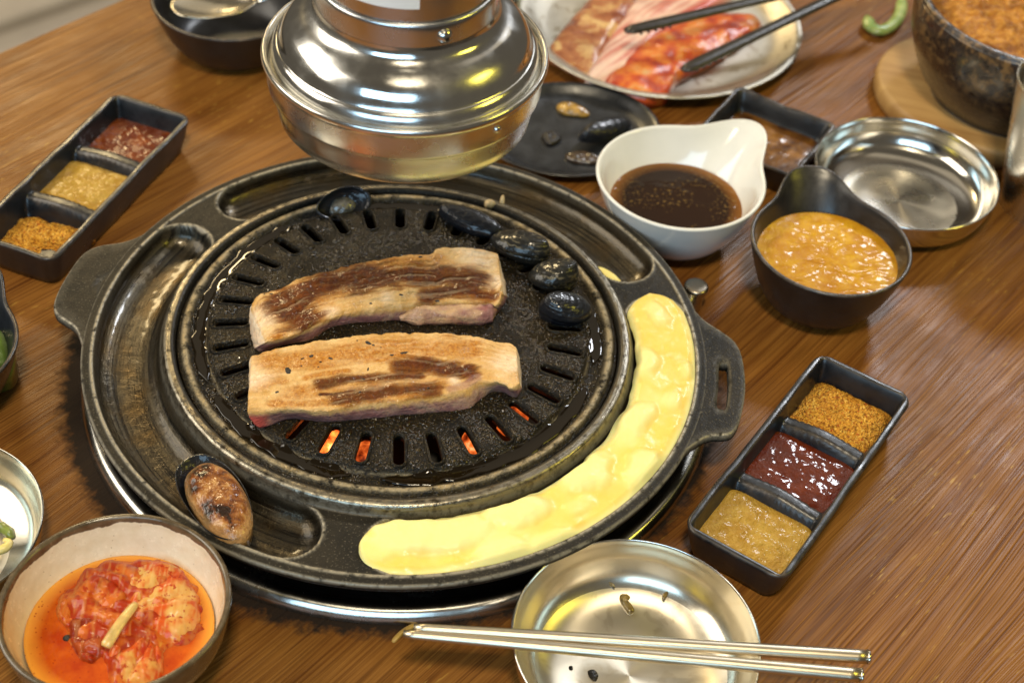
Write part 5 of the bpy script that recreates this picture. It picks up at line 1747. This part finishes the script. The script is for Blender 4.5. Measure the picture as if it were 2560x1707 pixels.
tag(lump('raw_meat_slice', [(0.0946,0.3528),(0.1043,0.3830),(0.1188,0.4130),(0.1354,0.4410),(0.1675,0.4479),(0.1621,0.4145),(0.1466,0.3813),(0.1311,0.3317),(0.1226,0.3251),(0.1082,0.3382)], .0060, .0065, raw_mat('marinated_pork', 'brown'), n=96, rings=24, p=5, amp=.0018, scale=70, seed=2, edge=.03, skirt=.004),
    'brown marinated raw meat slice on the left of the steel plate', 'raw meat', 'raw meat slices on the steel plate')
tag(lump('raw_meat_slice', [(0.1221,0.3177),(0.1387,0.3636),(0.1542,0.4024),(0.1700,0.4365),(0.2101,0.4543),(0.2490,0.4520),(0.2135,0.4120),(0.1836,0.3805),(0.1646,0.3482),(0.1527,0.3122),(0.1350,0.3150)], .0090, .0065, raw_mat('streaky_bacon', 'bacon'), n=96, rings=24, p=5, amp=.0020, scale=60, seed=5, edge=.03, skirt=.006),
    'pink and white streaky raw pork slice in the middle of the steel plate', 'raw meat', 'raw meat slices on the steel plate')
tag(lump('raw_meat_slice', [(0.1363,0.3133),(0.1510,0.3468),(0.1748,0.3795),(0.1985,0.4008),(0.2313,0.4191),(0.2629,0.4206),(0.2650,0.4035),(0.2401,0.3710),(0.2104,0.3410),(0.1923,0.3217),(0.1809,0.3007),(0.1613,0.2966),(0.1440,0.3050)], .0095, .0080, raw_mat('chilli_marinated_pork', 'red'), n=96, rings=24, p=4, amp=.0024, scale=70, seed=8, edge=.04, skirt=.007),
    'orange-red chilli marinated raw meat slice nearest on the steel plate', 'raw meat', 'raw meat slices on the steel plate')
M['tong'] = plain('black_tong_nylon', (0.022, 0.018, 0.014), .32, var=.3, scale=200, spec=.5)
def tongs():
    t = empty('serving_tongs', (0.2646, 0.3879, 0.045))
    off = np.array(t.location)
    for a, b, ext, z0, z1 in (([(0.1502,0.3396)][0], [(0.2646,0.3894)][0], 1.9, .040, .046), ([(0.1921,0.3070)][0], [(0.3115,0.3947)][0], 1.55, .030, .044)):
        a = np.array((a[0], a[1], z0)); b = np.array((b[0], b[1], z1))
        d = b - a
        P = open_spline([a, a + d * .04, a + d * .4, a + d, a + d * ext], 40) - off
        w = np.interp(np.linspace(0, 1, 40), [0, .02, .1, .4, 1], [.0030, .0052, .0058, .0050, .0056])
        arm = tube('tong_arm', P, w, M['tong'], t, n=16, flat=.45)
        for k in range(5):
            q = P[2 + k] + np.array([0, 0, -.0022])
            s = d[:2] / np.linalg.norm(d[:2])
            tube('grip_tooth', [q + np.array([-s[1] * .005, s[0] * .005, 0]), q + np.array([s[1] * .005, -s[0] * .005, 0])], .0010, M['tong'], arm, n=8)
    tag(t, 'open black serving tongs resting across the raw meat plate', 'tongs')
tongs()

# shells and scraps on the black plate
(cx, cy), l_, a_ = between([(0.1150,0.2437),(0.1543,0.2685)])
r = empty('mussel_shell', (cx, cy, 0.0085), a_)
r.rotation_euler = (rad(20), 0, a_)
valve('upper_valve', r, l_, .0200, .0095, M['mussel'])
tag(r, 'closed dark blue mussel shell on the black plate', 'shell')
tag(lump('browned_scrap', [(0.1012,0.2911),(0.1109,0.2942),(0.1235,0.2861),(0.1239,0.2801),(0.1121,0.2795),(0.1035,0.2825)], .0045, .003, plain('golden_scrap', (0.30, 0.17, 0.03), .3, var=.6, scale=200, coat=.8), n=40, rings=8, amp=.0016, scale=260), 'golden brown scrap behind the mussel shell on the black plate', 'scrap')
tag(lump('browned_scrap', [(0.1061,0.2315),(0.1186,0.2362),(0.1308,0.2302),(0.1274,0.2227),(0.1120,0.2234)], .0045, .0022, plain('dark_scrap', (0.05, 0.03, 0.015), .3, var=.6, scale=200, coat=.9), n=40, rings=8, amp=.0016, scale=300), 'dark wet scrap at the near edge of the black plate', 'scrap')
tag(lump('browned_scrap', [(0.0894,0.2533),(0.0989,0.2584),(0.1034,0.2494),(0.0945,0.2423)], .0042, .0020, M['char'], n=40, rings=8, amp=.0012, scale=300), 'small charred scrap beside the hood on the black plate', 'scrap')

def square_dish():
    a, b, H = 0.0400, 0.0385, 0.0225
    n = 232
    rows = []
    for k, z in ((.009, .0008), (.0075, 0), (.006, .001), (.002, .014), (.0002, .021), (0, H - .0008), (.0008, H), (.0024, H), (.0036, H - .0012), (.0060, .012), (.0085, .0055), (.012, .0040), (.022, .0036), (.0370, .0036)):
        P = rr_ring(a - k, b - k, max(.006 - k * .3, .0008), n)
        rows.append(np.c_[P, np.full(len(P), z)])
    m = len(rows[0])
    V = np.vstack(rows)
    V[:, 2] += .0012 * fbm(V[:, :2], 60, 2, 4) * (V[:, 2] > .012)
    F = ringgrid((len(rows), m))
    F.append(tuple(range(m))); F.append(tuple(range((len(rows) - 1) * m, len(rows) * m)))
    c = (0.2475, 0.2480)
    ang = rad(-32)
    o = mesh('square_dish', V, F, M['black'], loc=(c[0], c[1], .0003), rotz=ang)
    tag(o, 'small square black dish of brown sauce behind the white bowl', 'dish')
    s = lump('brown_sauce', [(-.031, -.029), (0, -.0305), (.031, -.029), (.0325, 0), (.031, .029), (0, .0305), (-.031, .029), (-.0325, 0)], .0085, .0006, paste('brown_glaze_sauce', (.050, .015, .003), (.26, .115, .018), (.025, .007, .002), .3, 85, 1.0, .5, cb=.3), n=96, rings=24, p=6, amp=.0008, scale=140)
    s.location = (c[0], c[1], .0003)
    s.rotation_euler = (0, 0, ang)
    tag(s, 'glossy streaked brown sauce in the square black dish', 'sauce')
square_dish()

gm = Mat('green_pepper_flesh')
o_ = gm.obj()
gm.set(color=gm.mix(gm.rng(gm.noise(o_, 90, 3), .35, .65), (.16, .27, .045), (.42, .48, .17)), rough=.3, coat=.5, sss=.2, sss_s=.003)
tag(tube('pepper_slice', open_spline([(a, b, .006) for a, b in [(0.3570,0.4368),(0.3572,0.4212),(0.3653,0.4169),(0.3767,0.4272),(0.3858,0.4451),(0.3910,0.4657)]], 30), np.interp(np.linspace(0, 1, 30), [0, .1, .5, .9, 1], [.002, .0055, .0050, .0050, .0035]), gm.m, n=18, flat=.7),
    'curled pale green pepper slice lying alone on the table', 'vegetable')

def stone_bowl():
    c = (0.4425, 0.3210)
    wm = Mat('trivet_wood')
    o = wm.obj()
    g = wm.noise(wm.map(o, (12, 120, 12), rot=(0, 0, .4)), 1.0, 4, .6)
    wm.set(color=wm.mix(wm.rng(g, .3, .7), (.30, .16, .05), (.46, .28, .10)), rough=.5, normal=wm.bump(g, .3, .001))
    n = 128
    an = np.arange(n) * 2 * PI / n
    prof = [(.1, .0003), (.96, .0003), (.985, .0012), (1, .004), (1, .012), (.985, .0152), (.96, .0165), (.1, .0165)]
    V = np.vstack([np.c_[.0905 * q * np.cos(an), .0800 * q * np.sin(an), np.full(n, z)] for q, z in prof])
    F = ringgrid((len(prof), n)); F.append(tuple(range(n))); F.append(tuple(range((len(prof) - 1) * n, len(prof) * n)))
    b = mesh('wooden_trivet', V, F, wm.m, loc=(c[0] - .008, c[1] + .004, 0), rotz=rad(-18))
    tag(b, 'round pale wooden board under the stone bowl at the right', 'trivet')
    m = Mat('speckled_stoneware')
    o = m.obj()
    nn = m.noise(o, 140, 4, .7)
    r, z, x, y = m.radius(o)
    sp = m.math('MULTIPLY', m.rng(nn, .50, .60), m.rng(z, .02, .075, .1, 1.0))
    m.set(color=m.mix(sp, (.022, .014, .010), (.19, .105, .035)), rough=m.rng(nn, .3, .7, .2, .5), normal=m.bump(nn, .5, .0014), coat=.3, coat_rough=.1)
    out = smooth_prof([(.040, .0005), (.058, 0), (.060, .002), (.072, .018), (.0835, .045), (.0865, .066), (.0862, .0765)], 6)
    rim = smooth_prof([(.0862, .0765), (.0850, .0790), (.0825, .0795), (.0800, .0785), (.0790, .0765)], 4)
    inn = smooth_prof([(.0790, .0760), (.0785, .060), (.072, .035), (.050, .014), (.002, .010)], 6)
    lo = lathe('stone_bowl', list(map(tuple, out)) + list(map(tuple, rim)) + list(map(tuple, inn)), m.m, None, 128, cap0=True, cap1=True, loc=(c[0], c[1], .0168))
    tag(lo, 'speckled brown stone bowl of fried rice at the top right', 'bowl')
    rm = paste('fried_rice_grains', (.30, .105, .010), (.55, .26, .045), (.16, .05, .006), .45, 200, .25, 1.0, fleck=(.70, .45, .14), mott=.8)
    rice = lump('fried_rice', circle(c, .0765, 24), .0168 + .058, .014, rm, n=160, rings=60, p=3, amp=.0042, scale=130, seed=6, oct=5, skirt=.01)
    tag(rice, 'orange fried rice heaped in the stone bowl', 'rice', kind='stuff')
stone_bowl()

cup = lathe('steel_cup', list(map(tuple, smooth_prof([(.012, .0008), (.0225, .0006), (.0245, .003), (.0325, .050), (.0400, .0980), (.0407, .0995), (.0400, .1000), (.0391, .0990), (.0315, .050), (.0230, .004), (.012, .0025)], 5))),
            steel('cup_steel', (.74, .71, .64), .26, .4), None, 96, cap0=True, cap1=True, loc=(.4385, .2060, .0003))
tag(cup, 'steel drinking cup cut by the right picture edge', 'cup')

gl = Mat('tumbler_glass')
gl.set(color=(.86, .95, .92), rough=.02, trans=1.0, ior=1.48)
gt = lathe('glass_tumbler', list(map(tuple, smooth_prof([(.002, .0006), (.026, .0006), (.0275, .003), (.0295, .05), (.0325, .105), (.0318, .1058), (.0310, .105), (.0280, .05), (.0255, .010), (.002, .009)], 5))), gl.m, None, 72, cap0=True, cap1=True, loc=(.0520, .4560, .0003))
tag(gt, 'clear glass tumbler half hidden behind the hood', 'glass')
